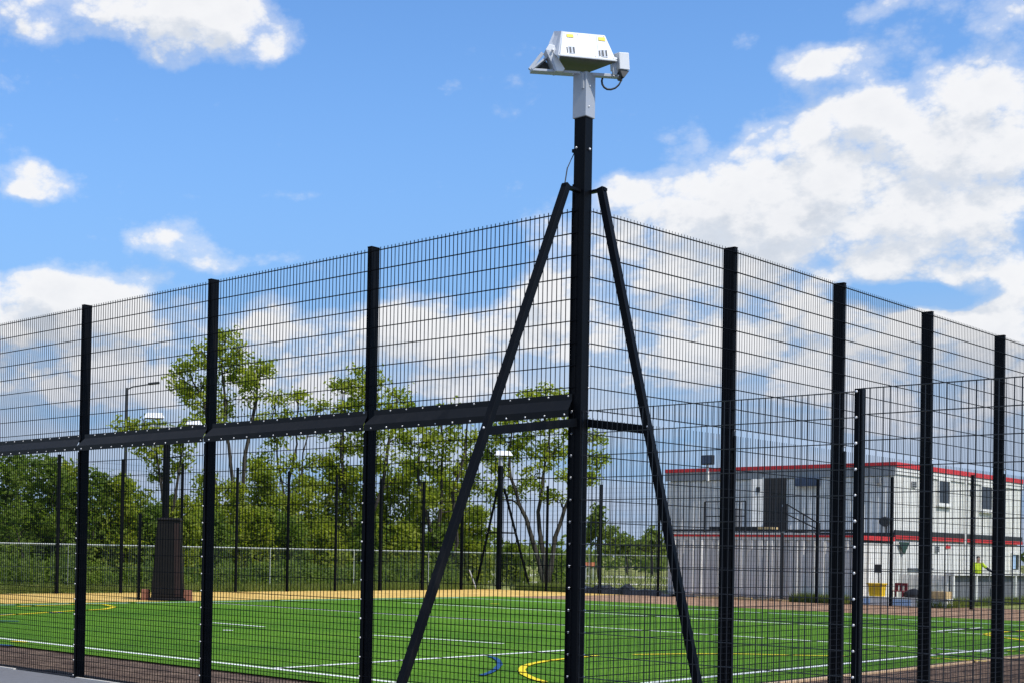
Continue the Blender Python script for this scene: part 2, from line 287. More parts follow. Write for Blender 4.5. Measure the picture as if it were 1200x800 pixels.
# ------------------------------------------------------------------ mesh helpers
ORG = {}
class MB:
    def __init__(s): s.v = []; s.f = []
    def add(s, vs, fs):
        o = len(s.v); s.v += [tuple(map(float, v)) for v in vs]; s.f += [tuple(i+o for i in f) for f in fs]; return s
    def obox(s, c, a, b, d):
        c, a, b, d = map(np.array, (c, a, b, d))
        vs = [c+i*a+j*b+k*d for k in (-1, 1) for j in (-1, 1) for i in (-1, 1)]
        fs = [(0, 2, 3, 1), (4, 5, 7, 6), (0, 1, 5, 4), (2, 6, 7, 3), (0, 4, 6, 2), (1, 3, 7, 5)]
        if np.dot(np.cross(a, b), d) < 0: fs = [f[::-1] for f in fs]
        return s.add(vs, fs)
    def box(s, x0, x1, y0, y1, z0, z1):
        return s.obox(((x0+x1)/2, (y0+y1)/2, (z0+z1)/2), ((x1-x0)/2, 0, 0), (0, (y1-y0)/2, 0), (0, 0, (z1-z0)/2))
    def beam(s, p, q, w, h, up=(0, 0, 1)):
        p, q = np.array(p, float), np.array(q, float); d = q-p; L = np.linalg.norm(d); d /= L
        u = np.array(up, float)
        if abs(np.dot(u, d)) > .98: u = np.array((1., 0, 0))
        a = np.cross(d, u); a /= np.linalg.norm(a); b = np.cross(a, d)
        return s.obox((p+q)/2, a*w/2, b*h/2, d*L/2)
    def tube(s, pts, rad, n=6, cap=True):
        pts = [np.array(p, float) for p in pts]; k = len(pts)
        if not hasattr(rad, '__len__'): rad = [rad]*k
        vs = []
        for i, p in enumerate(pts):
            d = pts[min(i+1, k-1)]-pts[max(i-1, 0)]; d = d/(np.linalg.norm(d)+1e-9)
            u = np.array((0, 0, 1.)) if abs(d[2]) < .9 else np.array((1., 0, 0))
            a = np.cross(d, u); a /= np.linalg.norm(a); b = np.cross(d, a)
            vs += [p+rad[i]*(math.cos(2*math.pi*j/n)*a+math.sin(2*math.pi*j/n)*b) for j in range(n)]
        fs = [(i*n+j, i*n+(j+1) % n, (i+1)*n+(j+1) % n, (i+1)*n+j) for i in range(k-1) for j in range(n)]
        if cap: fs += [tuple(range(n))[::-1], tuple(range((k-1)*n, k*n))]
        return s.add(vs, fs)
    def prism(s, poly, off):
        k = len(poly); off = np.array(off, float); P = [np.array(p, float) for p in poly]
        vs = P+[p+off for p in P]
        fs = [tuple(range(k)), tuple(range(k, 2*k))[::-1]]+[(i, i+k, (i+1) % k+k, (i+1) % k) for i in range(k)]
        return s.add(vs, fs)
    def wire(s, p, q, a, b):
        """square wire without end caps"""
        p, q, a, b = (np.array(x, float) for x in (p, q, a, b))
        vs = [p-a-b, p+a-b, p+a+b, p-a+b, q-a-b, q+a-b, q+a+b, q-a+b]
        return s.add(vs, [(0, 1, 5, 4), (1, 2, 6, 5), (2, 3, 7, 6), (3, 0, 4, 7)])
    def build(s, name, mt, parent=None, origin=None, smooth=False, bevel=0, **props):
        o0 = np.array(ORG[parent.name] if parent else (origin if origin is not None else (0, 0, 0)), float)
        me = bpy.data.meshes.new(name)
        me.from_pydata([tuple(np.array(v)-o0) for v in s.v], [], s.f); me.update()
        me.materials.append(MT[mt] if isinstance(mt, str) else mt)
        if smooth: me.shade_smooth()
        return link(name, me, parent, o0, bevel, **props)
def link(name, me, parent, o0, bevel=0, **props):
    o = bpy.data.objects.new(name, me); COL.objects.link(o)
    if parent: o.parent = parent
    else: o.location = o0
    ORG[o.name] = o0
    if bevel:
        b = o.modifiers.new('bevel', 'BEVEL'); b.width = bevel; b.segments = 2; b.limit_method = 'ANGLE'
    for k, v in props.items(): o[k] = v
    return o
def thing(name, label, cat, loc, group=None):
    o = bpy.data.objects.new(name, None); COL.objects.link(o); o.location = loc; o.empty_display_size = .2
    ORG[o.name] = np.array(loc, float); o['label'] = label; o['category'] = cat
    if group: o['group'] = group
    return o
def sheet(name, x0, x1, y0, y1, z, mt, n=1, parent=None, **props):
    b = MB(); b.add([(x0, y0, z), (x1, y0, z), (x1, y1, z), (x0, y1, z)], [(0, 1, 2, 3)])
    return b.build(name, mt, parent, **props)
# small domed bolt, one shared mesh
_b = []
for i, (rr, h) in enumerate(((1, 0), (.8, .6), (0, 1))): _b.append((rr, h))
def bolt_mesh():
    b = MB(); n = 6; r = .0135
    for axis in range(3): pass
    vs = [(r*math.cos(2*math.pi*j/n)*c, r*math.sin(2*math.pi*j/n)*c, r*z) for c, z in ((.6, -.8), (1, 0), (.6, .8)) for j in range(n)]+[(0, 0, -r), (0, 0, r)]
    fs = [(i*n+j, i*n+(j+1) % n, (i+1)*n+(j+1) % n, (i+1)*n+j) for i in range(2) for j in range(n)]
    fs += [((j+1) % n, j, 18) for j in range(n)]+[(12+j, 12+(j+1) % n, 19) for j in range(n)]
    vs = [tuple(.9*q for q in v) for v in vs]; me = bpy.data.meshes.new('bolt'); me.from_pydata(vs, [], fs); me.materials.append(MT['bolt']); me.shade_smooth(); return me
BOLT = bolt_mesh()
def bolt(parent, p, s=1.0):
    o = bpy.data.objects.new('bolt', BOLT); COL.objects.link(o); o.parent = parent
    o.location = np.array(p)-ORG[parent.name]; q = s*random.uniform(.78, 1.06); o.scale = (q, q, q); o.rotation_euler = (random.uniform(-.5, .5), random.uniform(-.5, .5), random.uniform(0, 3)); return o

# ------------------------------------------------------------------ ground
b = MB(); n = 24; L = 2600
b.add([(-L, -L, -.02), (L, -L, -.02), (L, L, -.02), (-L, L, -.02)], [(0, 1, 2, 3)]); b.build('ground', 'field', kind='structure')
sheet('tarmac', -45, 40, -40, -.07, -.004, 'tarmac', kind='structure')
sheet('tarmac_apron', .62, 40, -.066, 50, -.006, 'tarmac', kind='structure')
sheet('soil_border', -34.9, .3, .0, 2.35, -.010, 'soil', kind='structure')
sheet('soil_border', -1.95, .3, 2.35, 36, -.010, 'brownsoil', kind='structure')
sheet('soil_border', -30.5, .3, 33.9, 46, -.014, 'redsoil', kind='structure')
sheet('sand_border', -34.9, -27.4, 2.35, 43.6, -.008, 'sand', kind='structure')
turf = sheet('artificial_turf', -27.5, -2.0, 2.2, 34.1, .012, 'turf', kind='structure')
# concrete edging along the right of the turf and below the near fence
for i in range(36):
    y0 = 2.2+i*.9
    MB().box(-2.0, -1.86, y0+.006, y0+.894, -.1, .022).build('edging_kerb', 'tan_edge', turf, bevel=.006)
ek = [(-12.3, -9.2), (-7.7, -6.6)]
tarm = bpy.data.objects['tarmac']
for a, c in ek: MB().box(a, c, -.12, -.075, -.02, .012).build('kerb_edge', 'concrete', tarm, bevel=.004)
# field tracks
def strip(pts, w, z, name, mt, parent=None, **props):
    pts = [np.array(p[:2], float) for p in pts]; vs = []
    for i, p in enumerate(pts):
        d = pts[min(i+1, len(pts)-1)]-pts[max(i-1, 0)]; d /= np.linalg.norm(d); nn = np.array((-d[1], d[0]))*w/2
        vs += [(*(p-nn), z), (*(p+nn), z)]
    b = MB(); b.add(vs, [(2*i, 2*i+2, 2*i+3, 2*i+1) for i in range(len(pts)-1)])
    return b.build(name, mt, parent, **props)
tc_ = np.array((-59, 93.0)); strip([tc_-UR[:2]*30, tc_, tc_+UR[:2]*40], 13, -.012, 'gravel_track', 'track', kind='structure')
tc_ = np.array((-41, 64.0))[:2]; strip([np.array((-52, 56.)), np.array((-41, 65.)), np.array((-20, 84.))], 4.0, -.010, 'gravel_track', 'track', kind='structure')

# line markings
def line(p, q, mt, w=.12, z=.016): strip([p, q], w, z, 'line_marking', mt, turf)
line((-27.2, 2.95), (-2.3, 3.0), 'pwhite', .13, .016)
line((-27.0, 17.6), (-2.3, 17.6), 'pwhite', .13, .016)
line((-24.0, 24.5), (-2.3, 24.6), 'pwhite', .14, .016)
line((-27.0, 30.8), (-2.3, 30.8), 'ppale', .2, .016)
line((-7.25, 3.0), (-7.25, 10.2), 'pwhite', .12, .020)
line((-2.9, 3.0), (-2.9, 30.8), 'pwhite', .13, .020)
line((-26.6, 3.0), (-26.6, 30.8), 'ppale', .2, .020)
def G(x, y):
    d = AF+(x-PX0)/FPX*AR-(y-PY0)/FPX*AU; k = -CAM[2]/d[2]; return (CAM+d*k)[:2]
SEG = [  # surveyed bearings of the remaining markings
 ('pwhite', .12, [(249, 730), (310, 735)]), ('pwhite', .16, [(261, 739), (273, 739.3)]), ('pwhite', .12, [(437, 745), (487, 748), (590, 755)]),
 ('pwhite', .12, [(1099, 740), (1150, 736)]), ('pwhite', .12, [(725, 719), (820, 723.5)]),
 ('pyellow', .14, [(14, 752), (32, 753)]),
 ('pyellow', .15, [(20, 711), (100, 708), (122, 708.6), (135, 711.5), (122, 714.2), (85, 716), (40, 719), (-10, 722)]),
 ('pyellow', .11, [(640, 801), (624, 796), (614, 791), (611, 786), (614, 782), (622, 779), (640, 775.5), (660, 773), (700, 769)]),
 ('pyellow', .11, [(742, 768), (803, 767), (860, 767), (944, 769), (1000, 770)]), ('pyellow', .11, [(1091, 772), (1156, 776)]),
 ('pyellow', .16, [(1215, 738.5), (1180, 740.3), (1163, 742), (1155, 743.8), (1163, 745.5), (1180, 748), (1215, 752.5)]),
 ('pyellow', .11, [(1180, 763), (1205, 764.3)]), ('pyellow', .2, [(522, 707.5), (532, 708)]), ('pyellow', .2, [(575, 707.5), (585, 708)]),
 ('pblue', .085, [(563, 793), (573, 790), (580, 786.5), (586, 780), (584, 775), (580, 772), (572, 770)]),
 ('pblue', .2, [(-10, 720.5), (25, 720)]), ('pblue', .2, [(60, 718.6), (71, 717.8)]), ('pblue', .16, [(-10, 728), (22, 728.5)]), ('pblue', .16, [(-8, 756), (14, 757.5)]),
]
for k, (mt, w, pts) in enumerate(SEG): strip([G(*q) for q in pts], w, .024+.0015*(k % 5), 'line_marking', mt, turf)

# ------------------------------------------------------------------ fences
Z3 = np.array((0, 0, 1.0))
def panel(P0, d, n, length, z0, z1, zs, parent, pitch=.0515, vw=.0019, hw=.0033, thin=(), barb=.0, name='mesh_panel', mt='wire'):
    b = MB(); P0 = np.array(P0, float); k = int(length/pitch); off = (length-k*pitch)/2
    for i in range(k+1):
        p = P0+d*(off+i*pitch+random.gauss(0, .0009)); b.wire((*p[:2], z0), (*p[:2], z1+barb), d*vw, n*vw)
    for z in zs:
        for s in (-1, 1):
            q = P0+n*s*(vw+hw); b.wire((*q[:2], z), (*(q+d*length)[:2], z), n*hw, Z3*hw)
    for z in thin:
        q = P0+n*(vw+.003); b.wire((*q[:2], z), (*(q+d*length)[:2], z), n*.003, Z3*.003)
    return b.build(name, mt, parent)
def zrow(z0, z1, step=.2): return list(np.arange(z0, z1+.01, step))
X = np.array((1.0, 0, 0)); Y = np.array((0, 1.0, 0))
LOWZ = zrow(.03, 3.03); UPZ = zrow(3.25, 4.85); THIN = [z+k*.0667 for z in LOWZ if z < 1.2 for k in (1, 2)]
UPZ_R = zrow(3.05+.0, 4.85)

# near fence, left of the mast (runs along -X); posts 60 mm along the run, 125 mm deep
LP = 2.595
fl = thing('mesh_fence', 'tall black mesh fence with a bolted horizontal rail, running left from the floodlight mast', 'fence', (-LP, 0, 0))
for i in range(1, 6):
    x = -LP*i
    b = MB().box(x-.03, x+.03, -.0625, .0625, 0, 4.90); b.box(x-.032, x+.032, -.066, .066, 4.90, 4.912)
    po = b.build('fence_post', 'post', fl, bevel=.004)
    MB().box(x-.02, x+.02, -.085, -.0785, .02, 2.97).build('clamp_bar', 'post', po)
    for z in LOWZ[:-1]: bolt(po, (x-.012, -.089, z))
    
    MB().box(x-.07, x+.07, -.10, .10, -.02, .012).build('base_plate', 'post', po)
for i in range(0, 6):
    xr = -LP*i; xl = xr-LP
    panel((xl+.005, -.0715, 0), X, Y, LP-.01, .02, 3.05, LOWZ, fl, thin=THIN, vw=.0029)
    panel((xl+.005, -.0715, 0), X, Y, LP-.01, 3.19, 4.85, UPZ, fl, barb=.03, vw=.0030)
    # folded rail: bolted lower flange, sloped face, upright back flange
    a0, a1 = xl+.034, xr+.022 if i else xr-.022
    prof = [(-.131, 2.978), (-.133, 3.040), (-.076, 3.135), (-.076, 3.192), (-.080, 3.192), (-.080, 3.138), (-.139, 3.042), (-.137, 2.978)]
    mit = [0, 0, .09, .09, .09, .09, 0, 0]
    vs = [(a0+m_, y, z) for (y, z), m_ in zip(prof, mit)]+[(a1, y, z) for (y, z) in prof]
    kx = len(prof); fs = [(j, (j+1) % kx, (j+1) % kx+kx, j+kx) for j in range(kx)]+[tuple(range(kx))[::-1], tuple(range(kx, 2*kx))]
    bb_ = MB(); bb_.add(vs, fs); ra = bb_.build('crash_rail', 'rail', fl)
    for q in range(12):
        xx = a0+.10+q*(a1-a0-.14)/11
        bolt(ra, (xx, -.139, 3.0), .9)
        if q: bolt(ra, (xx, -.083, 3.172), .85)

# near fence, right of the mast (runs along +Y)
RP = 2.464; RD = np.array((.0077, 1.0, 0)); RD /= np.linalg.norm(RD); RN = np.array((RD[1], -RD[0], 0)); RO = np.array((.112, -.018, 0))
fr = thing('mesh_fence', 'tall black mesh fence without a rail, running right from the floodlight mast', 'fence', RO+RD*RP)
for i in range(1, 8):
    p = RO+RD*RP*i
    b = MB().obox(p+Z3*2.45, RN*.065, RD*.03, Z3*2.45); b.obox(p+Z3*4.906, RN*.068, RD*.032, Z3*.006)
    po = b.build('fence_post', 'post', fr, bevel=.004)
    MB().obox(p+RN*.0835+Z3*1.5, RN*.0035, RD*.02, Z3*1.48).build('clamp_bar', 'post', po)
    for z in (3.03, .03): bolt(po, p+RN*.09+Z3*z-RD*.015)
    MB().obox(p+Z3*-.004, RN*.10, RD*.07, Z3*.016).build('base_plate', 'post', po)
for i in range(0, 8):
    P0 = RO+RD*RP*i+RN*.074+RD*.003
    if i == 0: P0 = np.array((.075, .055, 0)); 
    ln = RP-.006 if i else RP-.07
    d_ = RD if i else (RO+RD*RP+RN*.074-P0)/np.linalg.norm(RO+RD*RP+RN*.074-P0)
    n_ = np.array((d_[1], -d_[0], 0))
    panel(P0, d_, n_, ln, .02, 2.98, LOWZ[:-1], fr, thin=THIN)
    panel(P0, d_, n_, ln, 3.04, 4.85, UPZ_R, fr, barb=.03)

# lower fence in front, continuing the left fence line to the right of the mast
ff = thing('mesh_fence', 'lower black mesh fence in the foreground, right of the mast, with one slim bolted post', 'fence', (2.579, 0, 0))
for i in (1, 2):
    x = 2.579*i
    po = MB().box(x-.03, x+.03, -.03, .045, 0, 3.055).build('fence_post', 'post', ff, bevel=.004)
    for z in LOWZ: bolt(po, (x-.006, -.045, z), 1.15)
for i in (0, 1):
    x0 = .065 if i == 0 else 2.579+.035
    panel((x0, -.037, 0), X, Y, 2.579*(i+1)+(.02 if i == 0 else .0)-x0, .02+.02*i, 3.035+.02*i, [z+.02*i for z in LOWZ], ff, vw=.0025, barb=.0, mt='wire_lit')

# distant fences
fd = thing('mesh_fence', 'distant black mesh fence along the sand strip in front of the bushes', 'fence', (-34.5, 43.3, 0))
for i in range(1, 14):
    y = 43.3-2.87*i
    MB().box(-34.55, -34.45, y-.04, y+.04, 0, 5.05).build('fence_post', 'post', fd)
for i in range(14):
    y = 43.3-2.87*(i+1)
    panel((-34.5, y, 0), Y, X, 2.87, .03, 4.95, zrow(.05, 4.95), fd, vw=.0009, hw=.0027, pitch=.07)
fe = thing('mesh_fence', 'distant black mesh fence standing in front of the white cabins', 'fence', (-34.5, 43.3, 0))
exs = [-34.5, -31.65, -28.65, -25.6, -22.4, -18.3, -15.3, -12.3, -9.3, -6.3, -3.3]
for x in exs[1:]:
    MB().box(x-.05, x+.05, 43.26, 43.34, 0, 5.05).build('fence_post', 'post', fe)
for a, c in zip(exs[:-1], exs[1:]):
    panel((a, 43.3, 0), X, Y, c-a, .03, 4.95, zrow(.05, 4.95), fe, vw=.0009, hw=.0027, pitch=.07)

# ------------------------------------------------------------------ masts
def brace_set(root, base, dirs, top, foot, zt=5.05, tie=2.86, w=.064, tm=None):
    base = np.array(base, float)
    for d in dirs:
        d = np.array(d, float)
        br = MB().beam(base+d*top+Z3*zt, base+d*foot+Z3*0, w, w, up=np.cross(d, Z3)).build('brace', 'post', root, bevel=.004)
        MB().beam(base+d*(.05)+Z3*(zt-.02), base+d*(top+.05)+Z3*(zt-.02), .05, .025).build('brace_cap', 'post', br)
        o = top+(foot-top)*(zt-tie)/zt
        MB().beam(base+d*.06+Z3*(tm or tie), base+d*(o-.02)+Z3*(tie-.0), .045, .075).build('tie_bar', 'post', root)
        MB().obox(base+d*foot+Z3*.01, X*.12, Y*.12, Z3*.012).build('foot_plate', 'post', root)
        bolt(br, base+d*(o)+Z3*(tie+.02)+np.array((.03, -.06, 0)), 1.0)
mast = thing('floodlight_mast', 'near corner black mast with two slanting braces and a white floodlight on a grey sleeve', 'floodlight', (0, 0, 0))
mp = MB().box(-.06, .06, -.06, .06, 0, 5.76).build('mast_post', 'post', mast, bevel=.005)
for z in LOWZ: bolt(mp, (-.030, -.068, z), 1.1); bolt(mp, (.066, .045, z), 1.05)
for z in UPZ_R[1:]: bolt(mp, (.066, .05, z), .9)
bolt(mp, (-.03, -.066, 5.43), 1.2); bolt(mp, (.07, 0, 5.41), 1.2)
MB().box(-.066, -.05, -.066, -.05, .02, 5.1).build('corner_strip', 'post', mp)
brace_set(mast, (0, 0, 0), [(0, -1, 0)], .25, 2.68, tie=2.76, tm=2.93)
brace_set(mast, (0, .05, 0), [(1, 0, 0)], .165, 1.36, tie=2.84, tm=2.93)
MB().tube([(-.09, -.0, 5.42), (-.10, -.1, 5.25), (-.08, -.17, 5.06)], .006, 5).build('stay_cable', 'rubber', mast)
MB().box(-.11, -.05, -.02, .02, 5.41, 5.44).build('stay_bracket', 'post', mast)
sv = MB().box(-.073, .073, -.073, .073, 5.70, 6.105).build('grey_sleeve', 'galv', mast, bevel=.006)
MB().box(.03, .05, -.088, -.0735, 5.95, 6.09).build('sleeve_rib', 'galv', sv)
bolt(sv, (.076, -.03, 5.79), .7); bolt(sv, (.076, -.02, 5.98), .7)

# floodlight head: local frame across (UR), up, towards the camera side (-UB)
HB = np.array((.035, 0.0, 6.11))
def hp(Xc, Yc, w=0.0):
    u = ((620+Xc/10)-689)/128.0; v = (86-(30+Yc/10))/128.0-.36*w
    return HB+UR*u*(1-w/12)-UB*w+Z3*v
def quadslab(b, pts, depth): b.prism([hp(*q) for q in pts], UB*depth)
hd = MB()
A, B_, C_, D_ = hp(390, 75, .0), hp(885, 112, .0), hp(982, 405, .15), hp(320, 345, .15)
E1, E2, E3, E4 = hp(335, 78, -.12), hp(880, 112, -.28), hp(760, 548, -.30), hp(415, 512, -.30)
E0 = hp(265, 215, -.12)
hd.add([A, B_, C_, D_, E1, E2, E3, E4], [(3, 2, 1, 0), (0, 1, 5, 4), (2, 6, 5, 1), (4, 7, 3, 0), (4, 5, 6, 7), (7, 6, 2, 3)])
head = hd.build('floodlight_head', 'lampwhite', mast, bevel=.008)
g_ = MB(); up_ = Z3*-.006
g_.prism([p+up_ for p in (hp(326, 358, .145), hp(972, 410, .145), hp(757, 545, -.295), hp(419, 511, -.295))], -Z3*.008); g_.build('lamp_glass', 'lampdark', head)  # glass widened over the white underside, its dark colour painting the shade
b = MB(); b.prism([hp(340, 70, -.13), hp(392, 72, -.005), hp(322, 350, .13), hp(296, 352, .1), hp(262, 215, -.05)], -UR*.012+UB*.0); b.build('shaded_end_plate', 'lampgrey', head)  # end face of the white head, its shade painted as grey
def on_face(x0, x1, y0, y1, mt, name, par, lift=.004, th=.006):
    # sits on the sloped rear face: depth grows from 0 at the top to .15 at the bottom
    f = lambda yy, xx: .15*max(0, min(1, (yy-75-(xx-390)*.075)/(285)))
    b = MB(); sl = (x1-x0)*.07; pts = [hp(x, y, f(y, x)+lift+th) for x, y in ((x0, y0), (x1, y0+sl), (x1, y1+sl), (x0, y1))]
    b.prism(pts, UB*th); return b.build(name, mt, par)
on_face(430, 508, 103, 138, 'yellow_label', 'label', head); on_face(800, 878, 133, 172, 'yellow_label', 'label', head)
for x0, y0 in ((440, 248), (818, 280)):
    la = on_face(x0-6, x0+66, y0, y0+84, 'lampgrey', 'latch', head, .003)
    on_face(x0+4, x0+20, y0+8, y0+72, 'lampdark', 'latch_slot', la, .010); on_face(x0+46, x0+60, y0+8, y0+72, 'lampdark', 'latch_slot', la, .010)
    on_face(x0-30, x0-18, y0+10, y0+74, 'lampdark', 'hinge', head, .003)
on_face(776, 781, 120, 375, 'lampgrey', 'seam', head, .001, .003)
b = MB(); b.prism([hp(300, 343, .165), hp(985, 398, .165), hp(985, 412, .165), hp(300, 357, .165)], UB*.02); b.build('rim', 'lampwhite', head)
b = MB(); b.prism([hp(218, 225, .06), hp(285, 240, .06), hp(302, 345, .06), hp(408, 512, .06), hp(388, 540, .06), hp(312, 540, .06), hp(232, 390, .06), hp(180, 290, .06)], UB*.03)
st_ = b.build('stirrup_arm', 'lampwhite', mast, bevel=.004)
b = MB(); b.prism([hp(180, 292, .061), hp(222, 300, .061), hp(316, 541, .061), hp(296, 541, .061)], UB*.12); b.build('stirrup_flange', 'lampgrey', st_)
bolt(st_, hp(258, 297, .075), 1.2)
for xx, yy in ((405, 95), (865, 128), (372, 330), (950, 378), (560, 112), (700, 122), (600, 350), (740, 362)):
    bolt(head, hp(xx, yy, .15*max(0, min(1, (yy-75-(xx-390)*.075)/285))+.004), .45)
b = MB(); b.beam(hp(35, 542, -.02), hp(215, 388, -.02), .10, .016, up=Z3); b.beam(hp(40, 530, -.10), hp(185, 335, -.10), .03, .03)
b.build('visor_frame', 'lampgrey', mast)
b = MB(); b.prism([hp(95, 530, -.08), hp(215, 420, -.08), hp(300, 535, -.08)], UB*.012); b.build('visor_plate', 'lampdark', mast)
b = MB(); b.beam(hp(30, 545, -.02), hp(600, 572, -.02), .09, .022); b.beam(hp(600, 572, -.02), hp(1075, 596, -.02), .06, .026); cb = b.build('crossbar', 'lampgrey', mast, bevel=.003)
for xx, yy in ((512, 572), (590, 566), (985, 582), (1040, 580)): bolt(cb, hp(xx, yy, .03), .8)
b = MB(); b.prism([hp(1028, 306, .08), hp(1146, 312, .08), hp(1160, 512, .08), hp(1042, 500, .08)], UB*.16-UR*.05+Z3*.03); gb = b.build('control_box', 'lampwhite', mast, bevel=.005)
b = MB(); b.prism([hp(1048, 508, .07), hp(1156, 522, .07), hp(1102, 598, .07), hp(1080, 590, .07)], UB*.11-UR*.02); b.build('box_base', 'lampdark', gb)
b = MB(); b.prism([hp(985, 420, .03), hp(1030, 440, .03), hp(1045, 520, .03), hp(1015, 575, .03), hp(985, 562, .03), hp(970, 470, .03)], UB*.05); b.build('stirrup_arm', 'lampgrey', mast)
MB().tube([hp(965, 390, .05), hp(1010, 400, .05)], .022, 10).build('pivot', 'lampgrey', mast)
cp = [(1076, 585), (1068, 640), (1040, 690), (1000, 727), (950, 744), (905, 742), (870, 720), (848, 685), (842, 645), (850, 612)]
MB().tube([hp(x, y, .05) for x, y in cp], .009, 6).build('power_cable', 'rubber', mast, smooth=True)

def small_head(root, c, s=1.0):
    """the same hooded floodlight, seen from far off"""
    b = MB(); c = np.array(c, float)
    f = lambda u, w, v: c+UR*u*s*1.45-UB*w*s*1.2+Z3*(v*s*.95-.02)
    b.add([f(-.33, .25, 0), f(.33, .25, 0), f(.25, -.25, .02), f(-.25, -.25, .02), f(-.24, .10, .26), f(.24, .10, .26), f(.2, -.2, .2), f(-.2, -.2, .2)],
          [(0, 3, 2, 1), (0, 1, 5, 4), (1, 2, 6, 5), (2, 3, 7, 6), (3, 0, 4, 7), (4, 5, 6, 7)])
    h = b.build('floodlight_head', 'lampwhite', root)
    b = MB(); b.prism([f(-.3, .22, -.004), f(.3, .22, -.004), f(.24, -.22, .012), f(-.24, -.22, .012)], -Z3*.02); b.build('lamp_glass', 'lampdark', h)
fm = thing('floodlight_mast', 'distant braced black mast with one white floodlight at the far pitch corner', 'floodlight', (-34.5, 43.3, 0), 'distant floodlight masts')
MB().box(-34.6, -34.4, 43.2, 43.4, 0, 6.1).build('mast_post', 'post', fm)
MB().box(-34.58, -34.42, 43.22, 43.38, 6.1, 6.55).build('grey_sleeve', 'galv', fm)
brace_set(fm, (-34.5, 43.3, 0), [(-1, .3, 0)], .2, 1.9, 5.0, 2.8, .09); brace_set(fm, (-34.5, 43.3, 0), [(.3, 1.2, 0)], .2, 1.6, 5.0, 2.8, .09)
small_head(fm, np.array((-34.45, 43.4, 6.62)), .95)
fm2 = thing('floodlight_mast', 'distant dark mast with two white floodlights behind the brown cabinet', 'floodlight', (-34.5, 22.4, 0), 'distant floodlight masts')
MB().box(-34.6, -34.4, 22.3, 22.5, 0, 6.4).build('mast_post', 'post', fm2)
cbm = MB().beam((-34.5, 21.6, 6.42), (-34.5, 24.0, 6.42), .1, .08).build('crossbar', 'lampgrey', fm2)
small_head(fm2, (-34.5, 21.78, 6.72), .85); small_head(fm2, (-34.5, 23.75, 6.62), .7)

sl_ = at(149, 560, 78)
st = thing('street_lamp', 'slim grey street lamp with one outreach arm above the bushes', 'street lamp', (sl_[0], sl_[1], 0))
top = at(149, 454, 78); zt = top[2]
MB().tube([(top[0], top[1], 0), (top[0], top[1], zt)], [.11, .07], 8).build('pole', 'darksteel', st)
MB().tube([(top[0], top[1], zt-.1), at(155, 453, 78), at(177, 449.5, 78)], .04, 6).build('arm', 'darksteel', st)
MB().beam(at(174, 449.5, 78), at(187, 448, 78), .22, .13).build('lantern', 'darksteel', st, bevel=.03)

# ------------------------------------------------------------------ pale fence behind
pf = thing('wire_fence', 'pale low wire fence with a light top rail in front of the hedge', 'fence', (-38, 30, 0))
path = [np.array((-38.0, 4.0, 0)), np.array((-38.0, 47.5, 0)), np.array((-26.2, 47.5, 0))]
for a, c in zip(path[:-1], path[1:]):
    L_ = np.linalg.norm(c-a); d = (c-a)/L_; nn = np.array((-d[1], d[0], 0)); k = max(2, int(L_/5))
    for i in range(k+1):
        p = a+d*i*L_/k; MB().tube([p, p+Z3*1.80], .018, 5).build('fence_post', 'galvfence', pf)
    MB().tube([a+Z3*1.80, c+Z3*1.80], .026, 6).build('top_rail', 'galvfence', pf)
    for i in range(k):
        panel(a+d*i*L_/k, d, nn, L_/k, .04, 1.76, [.06, .9, 1.74], pf, pitch=.11, vw=.0035, hw=.004).data.materials[0] = MT['paleweave']

# ------------------------------------------------------------------ brown cabinet
cb_ = thing('cabinet', 'tall dark brown boarded cabinet standing on the sand strip by the far fence', 'cabinet', (-28.3, 17.7, 0))
def frust(c, w0, d0, w1, d1, z0, z1, ax=UR, ay=UB):
    c = np.array(c); vs = [c+ax*i*w/2+ay*j*d/2+Z3*z for w, d, z in ((w0, d0, z0), (w1, d1, z1)) for i, j in ((-1, -1), (1, -1), (1, 1), (-1, 1))]
    b = MB(); b.add(vs, [(3, 2, 1, 0), (4, 5, 6, 7), (0, 1, 5, 4), (1, 2, 6, 5), (2, 3, 7, 6), (3, 0, 4, 7)]); return b
frust((-28.3, 17.7, 0), 1.06, .8, .74, .66, .10, 2.62).build('cabinet_body', 'cabinet', cb_, bevel=.02)
frust((-28.3, 17.7, 0), 0.82, .72, .78, .68, 2.625, 2.72).build('lid', 'cabinet', cb_, bevel=.03)
frust((-28.3, 17.7, 0), 1.2, .9, 1.15, .86, 0, .098).build('plinth', 'cabinet', cb_, bevel=.02)
for k, u in enumerate((-.29, -.1, .1, .29)):
    vs = [np.array((-28.3, 17.7, 0))+UR*(u*s+e*.085*s)-UB*(dd) +Z3*z for s, dd, z in ((1.2, .405, .14), (.92, .342, 2.56)) for e in (-1, 1)]
    b = MB(); b.prism([vs[0], vs[1], vs[3], vs[2]], UB*.012); b.build('board', 'cabinet' if k < 3 else 'cabinet_sunlit', cb_)
for px, mt in ((-.74, 'brick'), (.66, 'brick')):
    q = np.array((-28.3, 17.7, 0))+UR*px
    frust(q, .30, .3, .26, .26, 0, .36).build('weight_block', mt, cb_, bevel=.02)
q = np.array((-28.3, 17.7, 0))-UR*.95; MB().tube([q, q+Z3*1.5], .022, 6).build('support_pole', 'galvfence', cb_)
q = np.array((-28.6, 17.4, 0))-UR*.55; MB().tube([q, q+Z3*2.85], .06, 6).build('support_pole', 'post', cb_)

